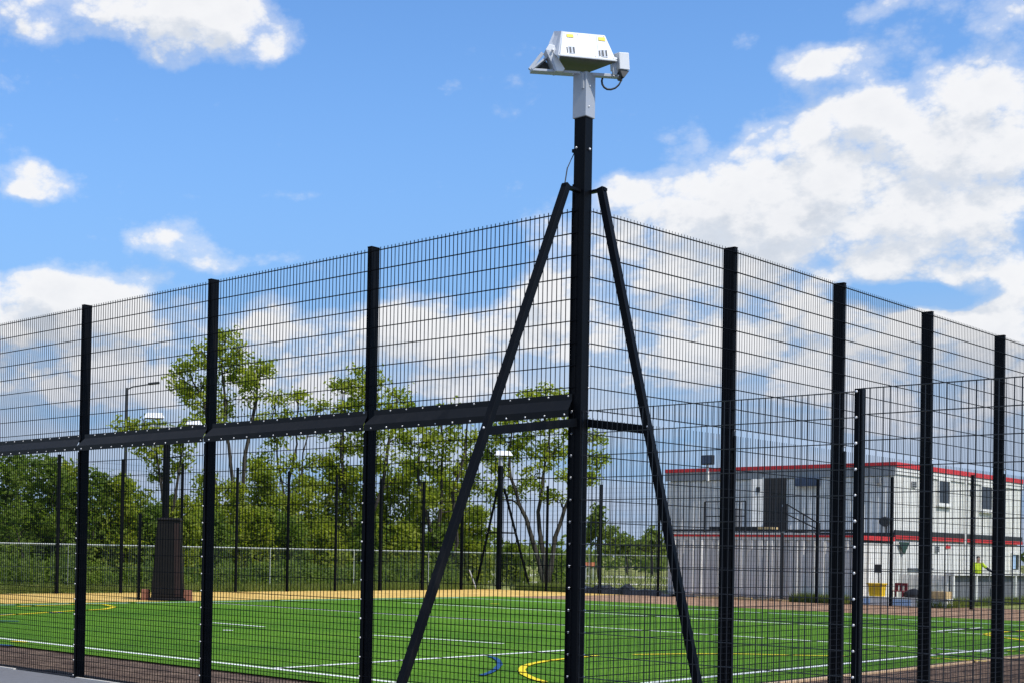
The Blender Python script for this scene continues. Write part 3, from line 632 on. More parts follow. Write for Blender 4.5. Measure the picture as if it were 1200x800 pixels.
# ------------------------------------------------------------------ cabins
bd = thing('site_cabin', 'two-storey white portable cabins with red trim lines', 'building', (-17, 44.6, 0))
def corrugated(p0, p1, z0, z1, nrm, mt, name, pitch=.30, depth=.035, par=None, duty=.42):
    p0, p1 = np.array((*p0, 0.)), np.array((*p1, 0.)); L_ = np.linalg.norm(p1-p0); d = (p1-p0)/L_; nrm = np.array((*nrm, 0.))
    k = max(1, int(L_/pitch)); st_ = L_/k; prof = []
    for i in range(k):
        s0 = i*st_; prof += [(s0, 0), (s0+st_*duty, 0), (s0+st_*(duty+.07), depth), (s0+st_*.78, depth)]
    prof.append((L_, 0)); b = MB()
    vs = []
    for s_, o in prof: q = p0+d*s_+nrm*o; vs += [(q[0], q[1], z0), (q[0], q[1], z1)]
    b.add(vs, [(2*i, 2*i+2, 2*i+3, 2*i+1) for i in range(len(prof)-1)]); return b.build(name, mt, par or bd)
UX0, UX1, UY0, UY1 = -27.8, -17.0, 47.6, 62.6
LX0, LY0 = -25.9, 44.6
ZT, ZM = 5.95, 2.86
MB().box(UX0+.1, UX1-.1, UY0+.1, UY1-.1, 0, 5.6).build('cabin_core', 'shadedwhite', bd)
corrugated((UX0, UY0), (UX1, UY0), 2.95, 5.35, (0, -1), 'shadedwhite', 'upper_wall', .30, .03)
corrugated((UX1, UY0), (UX1, UY1), 2.95, 5.42, (1, 0), 'white', 'upper_wall', .42, .018, duty=.75)
corrugated((LX0, LY0), (UX1, LY0), .12, 2.55, (0, -1), 'shadedwhite', 'lower_wall', .46, .12, duty=.34)
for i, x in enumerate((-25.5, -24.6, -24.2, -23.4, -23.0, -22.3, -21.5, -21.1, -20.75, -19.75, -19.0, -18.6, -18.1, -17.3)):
    MB().box(x, x+.06, LY0-.165, LY0-.125, .14, 2.52).build('rib_sun_strip', 'white', bd)  # white strips added to paint sunlight along the rib flanks
MB().box(LX0+.08, UX1-.08, LY0+.08, UY0+.15, .0, 2.5).build('cabin_core', 'shadedwhite', bd)
corrugated((UX1, LY0), (UX1, UY0-.02), .12, 2.5, (1, 0), 'white', 'lower_wall', .42, .018, duty=.75)
corrugated((UX1, UY0), (UX1, UY1), .12, 2.62, (1, 0), 'white', 'lower_wall', .42, .018, duty=.75)
# roof slab, fascias and red trims
ro = MB().box(UX0-.05, UX1+.06, UY0-.06, UY1+.05, 5.62, 5.80).build('roof', 'fascia', bd)
MB().box(UX0-.06, UX1+.05, UY0-.09, UY0-.04, 5.38, 5.78).build('fascia', 'fascia', ro)
MB().box(UX0-.08, UX1+.10, UY0-.12, UY0-.06, 5.785, 5.95).build('red_trim', 'red', ro)
MB().box(UX1+.064, UX1+.10, UY0-.055, UY1+.06, 5.745, 5.95).build('red_trim', 'red', ro)
MB().box(UX1+.03, UX1+.062, UY0-.05, UY1+.05, 5.44, 5.69).build('fascia', 'white', ro)
MB().box(UX1+.02, UX1+.07, UY0-.03, UY1+.04, 2.86, 3.08).build('base_beam', 'darksteel', bd)
MB().box(UX1+.025, UX1+.085, UY0-.02, UY1+.05, 2.70, 2.855).build('red_trim', 'red', bd)
MB().box(UX0, UX1+.02, UY0-.05, UY0-.0, 2.80, 2.96).build('base_beam', 'darksteel', bd)
tr_ = MB().box(LX0-.05, UX1+.05, LY0-.05, UY0-.06, 2.70, 2.80).build('terrace_deck', 'fascia', bd)
MB().box(LX0-.06, UX1+.06, LY0-.11, LY0-.055, 2.70, 2.78).build('red_trim', 'red', tr_)
MB().box(LX0-.04, UX1+.04, LY0-.085, LY0-.02, 2.575, 2.695).build('white_trim', 'white', tr_)
MB().box(UX1+.055, UX1+.10, LY0-.1, UY0-.07, 2.60, 2.78).build('red_trim', 'red', tr_)
MB().box(LX0, -19.0, LY0-.10, LY0-.02, 2.80, 2.87).build('deck_edge', 'white', tr_)
MB().box(LX0, UX1, LY0-.06, LY0+.04, 2.92, 3.02).build('deck_beam', 'darksteel', tr_)
# upper left face: open doorway, its inner shade a dark slab, with a lit pale leaf, railings, stair rail, box unit
dr = MB().box(-22.80, -21.78, UY0-.10, UY0-.03, 3.05, 5.40).build('door', 'doorwaydark', bd)
MB().box(-22.86, -22.80, UY0-.14, UY0-.025, 3.05, 5.45).build('door_frame', 'shadedwhite', dr)
MB().box(-21.95, -21.90, UY0-.15, UY0-.10, 4.1, 4.2).build('handle', 'galv', dr)
dl = MB().beam((-23.32, UY0-.30, 4.22), (-22.84, UY0-.12, 4.22), .05, 2.3).build('door', 'white', bd, label='pale lit door leaf swung open')
MB().box(-23.1, -22.95, UY0-.27, UY0-.2, 4.8, 5.0).build('sign_plate', 'darksteel', dl)
rl = MB()
for x in (-24.2, -22.95, -22.25): rl.beam((x, LY0+.2, 2.9), (x, LY0+.2, 4.25), .05, .05, up=X)
for z in (4.25, 3.6): rl.beam((-24.2, LY0+.2, z), (-22.25, LY0+.2, z), .05, .05)
for x in np.arange(-24.1, -22.3, .14): rl.beam((x, LY0+.2, 2.9), (x, LY0+.2, 4.22), .016, .016, up=X)
rl.build('railing', 'darksteel', tr_)
MB().box(-23.5, -22.8, LY0+.35, LY0+.9, 2.95, 3.95).build('air_unit', 'greysteel', bd)
MB().beam((-23.9, LY0+.1, 3.08), (-20.9, LY0+.1, 3.08), .10, .12).build('landing_edge', 'darksteel', tr_)
s_ = MB()
for zz in (0, -.42): s_.beam((-20.35, LY0+.15, 4.1+zz), (-18.9, LY0+.15, 3.25+zz*.6), .05, .05)
s_.beam((-20.35, LY0+.15, 2.9), (-20.35, LY0+.15, 4.1), .05, .05, up=X); s_.beam((-19.6, LY0+.15, 2.9), (-19.6, LY0+.15, 3.68), .05, .05, up=X); s_.beam((-18.9, LY0+.15, 2.9), (-18.9, LY0+.15, 3.3), .05, .05, up=X)
s_.build('stair_rail', 'darksteel', tr_)
MB().box(-21.6, -20.9, LY0+.0, LY0+.5, 2.95, 3.12).build('timber_pallet', 'timber', tr_)
MB().box(-20.34, -20.24, LY0-.35, LY0-.25, 0, 2.86).build('support_post', 'darksteel', bd)
ac = MB().box(-21.25, -20.2, UY0-.40, UY0-.06, 5.0, 5.36).build('awning_box', 'bluedark', bd, bevel=.02)
lp = MB().box(-25.9, -25.3, UY0-.25, UY0-.05, 6.1, 6.55).build('roof_lamp', 'darksteel', bd, bevel=.03)
MB().box(-25.83, -25.37, UY0-.27, UY0-.252, 6.15, 6.50).build('lamp_glass', 'bluedark', lp)
MB().box(-25.65, -25.55, UY0-.2, UY0-.1, 5.35, 6.1).build('lamp_arm', 'white', lp)
MB().box(-17.75, -17.55, UY0-.18, UY0-.06, 5.05, 5.3).build('alarm_box', 'fascia', bd)
dh = MB().tube([(-17.25, UY0-.3, 3.42), (-17.2, UY0-.55, 3.42)], [.22, .19], 12).build('satellite_dish', 'darksteel', bd)
MB().beam((-17.2, UY0-.3, 2.8), (-17.2, UY0-.3, 3.3), .06, .06, up=X).build('dish_bracket', 'darksteel', dh)
# right face windows
def win(y0, y1, z0, z1, nm='window'):
    x = UX1+.02
    b = MB(); t_ = .09
    b.box(x, x+.07, y0-t_, y0, z0-t_, z1+t_); b.box(x, x+.07, y1, y1+t_, z0-t_, z1+t_); b.box(x, x+.07, y0, y1, z1, z1+t_); b.box(x, x+.07, y0, y1, z0-t_, z0)
    w_ = b.build(nm, 'white', bd)
    MB().box(x, x+.03, y0, y1, z0, z1).build('pane', 'glass', w_)
    MB().box(x+.03, x+.045, (y0+y1)/2-.02, (y0+y1)/2+.02, z0, z1).build('mullion', 'darksteel', w_)
    MB().box(x, x+.13, y0-.14, y1+.14, z0-.17, z0-.092).build('sill', 'white', w_)
    return w_
win(52.15, 53.35, 4.40, 5.38); win(57.2, 58.5, 4.30, 5.36)
w_ = win(61.3, 62.2, 1.45, 2.2); MB().box(UX1+.05, UX1+.07, 61.35, 61.75, 1.5, 2.15).build('notice', 'blue', w_)
MB().tube([(UX1+.14, 55.05, .1), (UX1+.14, 55.05, 5.7)], .05, 8).build('downpipe', 'shadedwhite', bd)
gs = MB(); gs.prism([(UX1+.10, 47.85, 2.58), (UX1+.10, 48.95, 2.58), (UX1+.10, 48.4, 2.05)], (.03, 0, 0)); gs.build('hung_cloth', 'greensheet', bd)
mk = MB(); mk.box(UX1+.03, UX1+.045, 53.1, 53.6, 2.38, 2.48); mk.box(UX1+.03, UX1+.045, 53.2, 53.32, 2.48, 2.56); mk.box(UX1+.03, UX1+.045, 53.44, 53.54, 2.48, 2.54); mk.build('wall_mark', 'red', bd)
for yy in (50.6, 56.3, 60.4): MB().box(UX1+.02, UX1+.036, yy, yy+.05, 3.0, 5.4).build('wall_joint', 'shadedwhite', bd)
for yy, zz in ((49.3, 4.95), (55.9, 4.9), (51.9, 2.2), (59.2, 2.2)):
    vt = MB().box(UX1+.02, UX1+.06, yy, yy+.42, zz, zz+.26).build('wall_vent', 'fascia', bd)
    for q in range(3): MB().box(UX1+.06, UX1+.075, yy+.03, yy+.39, zz+.04+q*.08, zz+.07+q*.08).build('louvre', 'darksteel', vt)
for x in (-26.6, -24.6, -19.8, -18.4): MB().box(x, x+.06, UY0-.045, UY0-.005, 3.0, 5.36).build('wall_joint', 'fascia', bd)
for yy in (48.8, 53.4, 57.9): MB().box(UX1+.02, UX1+.034, yy, yy+.05, .12, 2.58).build('wall_joint', 'shadedwhite', bd)
MB().box(UX1+.02, UX1+.10, 49.0, 51.6, 1.42, 1.48).build('wall_rail', 'greysteel', bd)

# low white ledge with things on it
lg = thing('step_platform', 'low white and blue ledge on the ground in front of the cabin corner', 'platform', (-15, 44.0, 0))
MB().box(-16.75, -13.35, 43.75, 44.35, .0, .34).build('ledge_body', 'white', lg, bevel=.01)
for a, c in ((-15.4, -14.7), (-16.55, -16.3)): MB().box(a, c, 43.74, 43.748, .02, .26).build('blue_film', 'blue', lg)
MB().box(-13.9, -13.35, 43.70, 44.3, .345, .62).build('crate', 'timber', lg)
bn = thing('plastic_bin', 'yellow plastic tub on the low ledge', 'bin', (-16.15, 44.05, .34))
frust((-16.15, 44.05, 0), .48, .4, .56, .46, .342, .80, X, Y).build('tub', 'yellow', bn, bevel=.02)
frust((-16.15, 44.05, 0), .66, .54, .66, .54, .802, .87, X, Y).build('rim', 'yellow', bn, bevel=.015)
br = thing('broom', 'dark broom leaning upright behind the yellow tub', 'broom', (-16.2, 44.2, .34))
MB().tube([(-16.15, 44.2, .35), (-16.22, 44.3, 1.3)], .025, 6).build('handle', 'darksteel', br)
MB().obox((-16.23, 44.31, 1.45), X*.13, Y*.04, Z3*.17).build('brush', 'darksteel', br, bevel=.02)
ch = thing('plastic_chair', 'dark red plastic chair on the ledge beside the yellow tub', 'chair', (-15.3, 44.05, .34))
MB().box(-15.55, -15.05, 43.85, 44.3, .56, .60).build('seat', 'maroon', ch, bevel=.015)
bk = MB(); bk.box(-15.55, -15.05, 44.26, 44.31, .80, .90); 
for x in (-15.55, -15.36, -15.17): bk.box(x, x+.12, 44.265, 44.305, .60, .80)
bk.build('backrest', 'maroon', ch)
for x in (-15.53, -15.1):
    for y in (43.87, 44.25): MB().box(x, x+.05, y, y+.05, .34, .56).build('leg', 'maroon', ch)
sk = thing('rubbish_sack', 'black sack slumped on the ledge right of the red chair', 'sack', (-14.7, 44.0, .34))
b = MB(); nn_ = 10
ring = [(0.34, 0), (.42, .10), (.36, .22), (.18, .31), (.05, .36)]
vs = [(-14.7+r_*(1+.12*math.sin(3*j+i))*math.cos(2*math.pi*j/nn_), 44.02+.6*r_*math.sin(2*math.pi*j/nn_), .34+z) for i, (r_, z) in enumerate(ring) for j in range(nn_)]
fs = [(i*nn_+j, i*nn_+(j+1) % nn_, (i+1)*nn_+(j+1) % nn_, (i+1)*nn_+j) for i in range(len(ring)-1) for j in range(nn_)]+[tuple(range(40, 50)), tuple(range(10))[::-1]]
b.add(vs, fs); b.build('sack_body', 'plastic_sheet', sk, smooth=True)
wt = thing('warning_cone', 'small yellow and red cone behind the black sack', 'cone', (-14.35, 44.2, .34))
frust((-14.35, 44.2, 0), .30, .30, .14, .14, .342, .75, X, Y).build('cone_body', 'yellow', wt); frust((-14.35, 44.2, 0), .15, .15, .06, .06, .752, 1.0, X, Y).build('cone_tip', 'red', wt)

# grey enclosure and person
en = thing('enclosure', 'low grey metal enclosure with white uprights beside the white cabin wall', 'enclosure', (-14.5, 47, 0))
for i in range(9):
    y0 = 46.95+i*1.12
    corrugated((-14.5, y0+.01), (-14.5, y0+1.11), .05, 1.22, (1, 0), 'greysteel', 'side_panel', .14, .015, en)
for y in (47.0, 49.45, 51.5, 54.0, 57.0): MB().box(-14.42, -14.30, y-.06, y+.06, 0, .78 if 51 < y < 52 else 1.24).build('upright', 'white', en)
MB().box(-14.62, -14.28, 46.9, 57.2, 1.225, 1.31).build('coping', 'shadedwhite', en)
corrugated((-16.5, 46.95), (-14.5, 46.95), .05, 1.22, (0, -1), 'white', 'side_panel', .2, .015, en)

pe = thing('person', 'person in a hi-vis yellow jacket leaning over behind the grey enclosure', 'person', (-15.3, 52.2, .3))
def skin_mesh(name, verts, edges, radii, mt, parent, sub=2):
    o0 = ORG[parent.name]; me = bpy.data.meshes.new(name); me.from_pydata([tuple(np.array(v)-o0) for v in verts], edges, []); me.materials.append(MT[mt])
    o = link(name, me, parent, o0)
    sm = o.modifiers.new('skin', 'SKIN'); sm.use_smooth_shade = True
    for i, r_ in enumerate(radii): me.skin_vertices[0].data[i].radius = (r_, r_) if not isinstance(r_, tuple) else r_
    me.skin_vertices[0].data[0].use_root = True
    o.modifiers.new('sub', 'SUBSURF').levels = sub; o.modifiers['sub'].render_levels = sub
    return o
px_, py_, pz = -15.3, 52.2, .3
def PV(a, b_, z): return (px_+UR[0]*a-UB[0]*b_, py_+UR[1]*a-UB[1]*b_, pz+z)
body_v = [PV(0, 0, .92), PV(0, .02, 1.12), PV(0, .06, 1.34), PV(0, .08, 1.47), PV(0, .10, 1.56), PV(0, .11, 1.66), PV(0, .11, 1.73),
          PV(-.19, .06, 1.40), PV(-.27, .12, 1.14), PV(-.24, .30, .98), PV(-.23, .36, .95),
          PV(.19, .06, 1.40), PV(.36, .22, 1.20), PV(.52, .34, 1.05), PV(.57, .38, 1.02),
          PV(-.10, 0, .86), PV(-.12, .02, .48), PV(-.12, -.01, .08), PV(-.12, .12, .04), PV(.10, 0, .86), PV(.12, .02, .48), PV(.12, -.01, .08), PV(.12, .12, .04)]
body_e = [(0, 1), (1, 2), (2, 3), (3, 4), (4, 5), (5, 6), (2, 7), (7, 8), (8, 9), (9, 10), (2, 11), (11, 12), (12, 13), (13, 14), (0, 15), (15, 16), (16, 17), (17, 18), (0, 19), (19, 20), (20, 21), (21, 22)]
body_r = [.13, .12, .14, .06, .075, .085, .05, .06, .045, .035, .035, .06, .045, .035, .035, .085, .06, .045, .04, .085, .06, .045, .04]
skin_mesh('body', body_v, body_e, body_r, 'skin', pe)
skin_mesh('jacket', [PV(0, 0, .84), PV(0, .02, 1.08), PV(0, .06, 1.34), PV(0, .075, 1.44), PV(-.19, .06, 1.40), PV(-.27, .12, 1.14), PV(-.245, .28, 1.0), PV(.19, .06, 1.40), PV(.34, .2, 1.22)],
          [(0, 1), (1, 2), (2, 3), (2, 4), (4, 5), (5, 6), (2, 7), (7, 8)], [(.20, .17), (.18, .15), (.17, .15), .075, .085, .07, .055, .085, .065], 'hivis', pe)
skin_mesh('dark_sleeve', [PV(.30, .17, 1.26), PV(.36, .22, 1.20), PV(.51, .335, 1.06)], [(0, 1), (1, 2)], [.065, .06, .05], 'clothdark', pe)
skin_mesh('trousers', [PV(0, 0, .9), PV(-.10, 0, .84), PV(-.12, .02, .48), PV(-.12, -.01, .1), PV(.10, 0, .84), PV(.12, .02, .48), PV(.12, -.01, .1)], [(0, 1), (1, 2), (2, 3), (0, 4), (4, 5), (5, 6)], [.15, .105, .08, .065, .105, .08, .065], 'clothdark', pe)
skin_mesh('hair', [PV(0, .085, 1.62), PV(0, .09, 1.70), PV(0, .10, 1.755)], [(0, 1), (1, 2)], [.09, .095, .06], 'hair', pe)
MB().box(px_-.5, px_+.5, py_-.5, py_+.5, 0, .3).build('work_step', 'concrete', None, label='pale concrete step under the person in the hi-vis jacket', category='step')

# far scraps
pl = thing('sheet_pile', 'long low heap of black plastic sheeting left of the white cabin', 'heap', (-27.5, 44.3, 0))
b = MB(); k = 26
xs = np.linspace(-32.0, -25.3, k); vs = []
for i, x in enumerate(xs):
    h = .34*min(1, 3*min(i, k-1-i)/k+.15)*(1+.35*math.sin(i*1.3))
    for j, (dy, f) in enumerate(((-.5, 0), (-.32, .8), (0, 1), (.3, .75), (.55, 0))): vs.append((x, 44.3+dy+.1*math.sin(i), h*f*(1+.2*math.sin(i*2+j))-.015*(f == 0)))
b.add(vs, [(i*5+j, (i+1)*5+j, (i+1)*5+j+1, i*5+j+1) for i in range(k-1) for j in range(4)]); b.build('sheeting', 'plastic_sheet', pl)
for i in range(9):
    q = np.array((-23.4+i*.62+random.uniform(-.2, .2), 43.75+random.uniform(-.2, .25), .03+.01*(i % 3))); a = random.uniform(-.25, .25); L_ = random.uniform(.5, 1.3)
    d = np.array((math.cos(a), math.sin(a), 0)); nn = np.array((-d[1], d[0], 0))
    MB().obox(q, d*L_/2, nn*.07, Z3*.025).build('plank', 'timber', None, label=('leftmost', 'second', 'third', 'fourth', 'fifth', 'sixth', 'seventh', 'eighth', 'rightmost')[i]+(' from the left' if 0 < i < 8 else '')+' of the pale timber offcuts on the soil by the shaded wall', category='plank', group='timber offcuts by the cabin')
sp = thing('pipe', 'short pale grey pipe leaning by the far corner mast', 'pipe', at(553, 690, 63.2)*np.array((1, 1, 0)))
q0 = at(550, 667, 63); q1 = at(558, 689, 63); MB().tube([q0, q1], .03, 6).build('pipe_body', 'galv', sp)
ob = thing('barrier', 'small orange barrier far off in the field', 'barrier', at(691, 668, 95)*np.array((1, 1, 0)))
q = at(691, 660, 95); q[2] = 0; frust(q, .75, .2, .7, .15, 1.0, 1.3).build('barrier_board', 'orange', ob)
for s_ in (-.25, .25): MB().tube([q+UR*s_, q+UR*s_+Z3*1.0], .04, 6).build('leg', 'galv', ob)

# ------------------------------------------------------------------ foliage
NL = [0]
def leaves(name, mt, parent, blobs, per_m3, size, clump=.30, shell=.55, cn=26):
    """leaf-sized bent quads gathered in clumps through a set of ellipsoids (centre, radii)"""
    P = []
    for c, r in blobs:
        r = np.array(r, float); vol = 4.19*r.prod(); k = max(6, int(vol*per_m3/cn))
        d = RNG.normal(size=(k, 3)); d /= np.linalg.norm(d, axis=1)[:, None]
        rad = RNG.uniform(shell**3, 1, k)**(1/3)*RNG.uniform(.82, 1.12, k)
        cc = np.array(c)+d*rad[:, None]*r
        nper = RNG.integers(int(cn*.5), int(cn*1.5), k)
        pts = np.repeat(cc, nper, 0); pts = pts+RNG.normal(size=pts.shape)*clump*np.array((1, 1, .7)); P.append(pts)
    P = np.concatenate(P); P = P[P[:, 2] > .05]; n = len(P); NL[0] += n
    a = RNG.normal(size=(n, 3)); a[:, 2] *= .6; a /= np.linalg.norm(a, axis=1)[:, None]
    t2 = RNG.normal(size=(n, 3)); t2[:, 2] -= .3; b = np.cross(a, t2); b /= np.linalg.norm(b, axis=1)[:, None]; nn = np.cross(a, b)
    s = size*RNG.uniform(.6, 1.35, n)[:, None]
    v0 = P-a*s; v1 = P+b*s*.5+nn*s*.2; v2 = P+a*s; v3 = P-b*s*.5+nn*s*.2
    V = np.stack([v0, v1, v2, v3], 1).reshape(-1, 3)-ORG[parent.name] if parent else np.stack([v0, v1, v2, v3], 1).reshape(-1, 3)
    F_ = np.stack([np.array([0, 1, 2, 0, 2, 3])+4*i for i in range(1)], 0)
    idx = (np.arange(n)[:, None]*4+np.array([0, 1, 2, 0, 2, 3])[None]).reshape(-1)
    me = bpy.data.meshes.new(name); me.vertices.add(n*4); me.vertices.foreach_set('co', V.reshape(-1).astype(np.float32))
    me.loops.add(n*6); me.loops.foreach_set('vertex_index', idx.astype(np.int32))
    me.polygons.add(n*2); me.polygons.foreach_set('loop_start', np.arange(0, n*6, 3, dtype=np.int32)); me.update(calc_edges=True)
    me.materials.append(MT[mt])
    return link(name, me, parent, np.array(ORG[parent.name] if parent else (0, 0, 0)))
def wig(p, q, k, amt):
    p, q = np.array(p, float), np.array(q, float)
    return [p+(q-p)*i/k+(RNG.normal(size=3)*amt*np.linalg.norm(q-p)*math.sin(math.pi*i/k)) for i in range(k+1)]
def tree(label, base_px, Z, stems, blobs, dens, size, mt='leaf', group='trees beyond the far fence', r0=.14, flat=.9, clump=.25, name='tree'):
    base = at(base_px, 690, Z); base[2] = 0
    tr = thing(name, label, 'tree', base, group)
    sc = Z/FPX
    B = [(at(x, y, Z+dz*sc), np.array((r*sc, r*sc, r*sc*flat))) for x, y, r, dz in blobs]
    tk = MB(); ends = []
    for s_ in stems:
        pts = [at(x, y, Z) for x, y in s_]; pts[0][2] = -.05
        full = []
        for a, c in zip(pts[:-1], pts[1:]): full += wig(a, c, 3, .03)[:-1]
        full.append(pts[-1]); k = len(full)
        tk.tube(full, [r0*(1-.75*i/(k-1)) for i in range(k)], 7); ends += full[k//3:]
    tk.build('trunk', 'bark', tr, smooth=True)
    for c, r in B:
        lb = MB()
        e = min(ends, key=lambda q: np.linalg.norm(q-c)+(2 if q[2] > c[2] else 0)); pts = wig(e, c, 4, .07)
        lb.tube(pts, [r0*.34*(1-.7*i/4) for i in range(5)], 5)
        for _ in range(4):
            d = RNG.normal(size=3); d[2] = abs(d[2]); d /= np.linalg.norm(d); lb.tube(wig(pts[random.choice((2, 3, 4))], c+d*r*.85, 3, .08), [.03, .022, .015, .008], 4)
        lb.build('limb', 'bark', tr)
    leaves('crown', mt, tr, B, dens*1.05, size, clump, .58, 36)
    return tr
RN_ = lambda: random.uniform(-22, 22)
def bl(*a): return [(x, y, r, RN_()) for x, y, r in a]
tree('tallest light green tree with an open round crown behind the second fence post', 268, 73, [[(270, 690), (274, 600), (268, 520), (262, 450), (258, 410)], [(268, 540), (300, 470), (302, 440)], [(267, 520), (240, 470), (225, 445)]],
     bl((262, 400, 17), (240, 418, 19), (285, 412, 18), (302, 440, 19), (210, 443, 15), (222, 428, 13), (268, 436, 19), (238, 452, 18), (298, 462, 16), (266, 474, 18), (285, 445, 12), (236, 475, 15), (308, 433, 11), (252, 492, 12), (222, 460, 11)), 120, .14)
tree('small leafy tree with a flat low crown under the twin floodlights', 182, 66, [[(195, 690), (192, 590), (182, 520)], [(192, 580), (215, 515)]],
     bl((168, 498, 15), (150, 497, 12), (188, 505, 15), (205, 512, 12), (222, 505, 9), (180, 522, 16), (155, 515, 12), (212, 535, 14), (190, 550, 15), (232, 498, 7)), 190, .13)
tree('thin pale green tree with several wispy stems between the second and third fence posts', 342, 76, [[(342, 690), (345, 600), (355, 530), (372, 475)], [(343, 640), (325, 540), (322, 470)], [(345, 600), (348, 520), (350, 465)]],
     bl((322, 472, 13), (350, 468, 12), (372, 478, 13), (338, 490, 15), (308, 495, 13), (362, 502, 13), (325, 515, 14), (385, 505, 11), (340, 540, 16), (375, 540, 14), (310, 545, 14), (355, 570, 16), (330, 580, 15)), 170, .12, r0=.09)
tree('light green tree with a tall ragged crown behind the third fence post from the left', 430, 76, [[(425, 690), (427, 600), (430, 520), (432, 440)], [(427, 590), (455, 520), (466, 470)], [(426, 610), (400, 530), (402, 460)]],
     bl((430, 438, 13), (414, 455, 15), (445, 452, 15), (464, 465, 14), (398, 448, 9), (428, 472, 18), (456, 485, 15), (405, 485, 15), (436, 505, 19), (470, 505, 12), (412, 525, 18), (450, 535, 18), (428, 560, 18), (395, 555, 16), (465, 560, 14), (480, 480, 8)), 190, .13)
tree('mid green tree just left of the slanting brace', 515, 76, [[(515, 690), (516, 600), (518, 540), (517, 480)], [(516, 600), (545, 530), (548, 485)], [(516, 610), (490, 560), (492, 520)]],
     bl((516, 482, 12), (540, 483, 12), (500, 510, 16), (528, 512, 18), (556, 515, 14), (512, 545, 19), (545, 545, 18), (488, 550, 15), (528, 575, 18), (498, 585, 16), (560, 570, 13), (480, 520, 11), (545, 600, 13)), 190, .13, mt='leaf')
tree('broad leafy tree with leaning dark stems behind the near corner mast', 635, 76, [[(638, 690), (626, 640), (608, 590), (597, 545), (600, 505)], [(640, 690), (632, 620), (636, 560), (645, 500)], [(641, 690), (650, 630), (668, 580), (685, 520)]],
     bl((640, 462, 13), (618, 470, 14), (660, 472, 14), (600, 490, 15), (636, 492, 19), (672, 495, 16), (695, 512, 13), (700, 535, 11), (684, 540, 14), (610, 525, 19), (648, 530, 20), (582, 545, 15), (625, 558, 16), (668, 560, 14), (575, 575, 13), (605, 580, 12), (650, 585, 10), (692, 560, 8), (585, 510, 13), (570, 530, 10)), 200, .13, r0=.17)
tree('small upright tree in the field right of the near mast', 702, 105, [[(702, 690), (700, 640), (700, 600)]], bl((700, 602, 10), (698, 618, 12), (712, 622, 10), (690, 628, 9), (722, 630, 9)), 16, .22, mt='leaf_far')
tree('round low tree in the field nearest the white cabin', 764, 125, [[(764, 690), (764, 655), (764, 630)]], bl((764, 628, 8), (758, 636, 9), (772, 636, 9), (750, 642, 7), (780, 642, 7)), 14, .24, mt='leaf_far')
tree('low spreading tree in the field between two distant fence posts', 735, 130, [[(735, 690), (735, 660), (734, 638)]], bl((734, 634, 8), (726, 640, 8), (744, 641, 7), (716, 642, 7)), 14, .24, mt='leaf_far')

BUSH = [(-40, 520, 34, 'leaf_dark'), (12, 524, 32, 'leaf_dark'), (58, 530, 30, 'leaf_dark'), (100, 546, 28, 'leaf_dark'), (140, 556, 26, 'leaf'), (178, 588, 22, 'leaf_dark'), (214, 584, 24, 'leaf'), (254, 598, 24, 'leaf_dark'), (298, 590, 24, 'leaf'),
        (342, 604, 24, 'leaf_dark'), (386, 610, 23, 'leaf'), (430, 604, 24, 'leaf_dark'), (474, 612, 22, 'leaf'), (514, 612, 22, 'leaf_dark'), (552, 634, 17, 'leaf'), (600, 640, 14, 'leaf'), (650, 646, 13, 'leaf_dark')]
BUSH2 = [(35, 527, 31, 'leaf_dark'), (80, 537, 29, 'leaf'), (120, 550, 27, 'leaf_dark'), (160, 572, 24, 'leaf'), (197, 582, 22, 'leaf'), (234, 588, 23, 'leaf')]
BLAB2 = ['broad bush filling the left photo edge under the rail', 'light green bush directly left of the first fence post', 'dark bush right of the first fence post, in front of lighter ones', 'light green bush left of the brown cabinet', 'light green bush directly right of the brown cabinet', 'light green bush behind the second fence post']
BLAB = ['dense dark bush at the left edge of the photo beyond the frame', 'tall dense bush at the far left under the rail', 'tall bush left of the first fence post', 'dense bush just right of the first fence post', 'light green bush behind the slim street lamp', 'dark bush behind the brown cabinet', 'light green bush left of the second fence post',
        'dark bush below the tallest tree', 'light green bush right of the second fence post', 'dark bush under the thin wispy tree', 'light green bush left of the third fence post', 'dark bush below the ragged tree behind the third post', 'light green bush right of the third fence post', 'dark bush left of the slanting brace foot', 'small light bush behind the slanting brace', 'small bush at the far corner mast', 'small dark bush by the leaning tree stems']
SAP = [(276, 556, 18), (318, 540, 20), (362, 552, 20), (404, 546, 20), (452, 556, 20), (496, 556, 20), (536, 572, 17), (298, 528, 20), (340, 575, 22), (382, 522, 20), (428, 570, 22), (474, 526, 20), (516, 540, 20), (246, 548, 18), (560, 590, 16)]
SLAB = ['under the tallest tree', 'left of the wispy tree', 'right of the wispy tree', 'left of the third fence post', 'right of the third fence post', 'left of the tree by the slanting brace', 'behind the slanting brace', 'right of the tallest tree, taller than its neighbours', 'in front of the wispy tree stems', 'just left of the third fence post, reaching the rail', 'below the ragged tree crown', 'just right of the third fence post, reaching the rail', 'around the stem of the tree by the slanting brace', 'left of the tallest tree trunk', 'left of the far corner mast']
BUSH += [(x, y, w, 'leaf') for x, y, w in SAP]; BUSH += BUSH2; BLAB += ['tall thin light green sapling clump '+s for s in SLAB]; BLAB += BLAB2
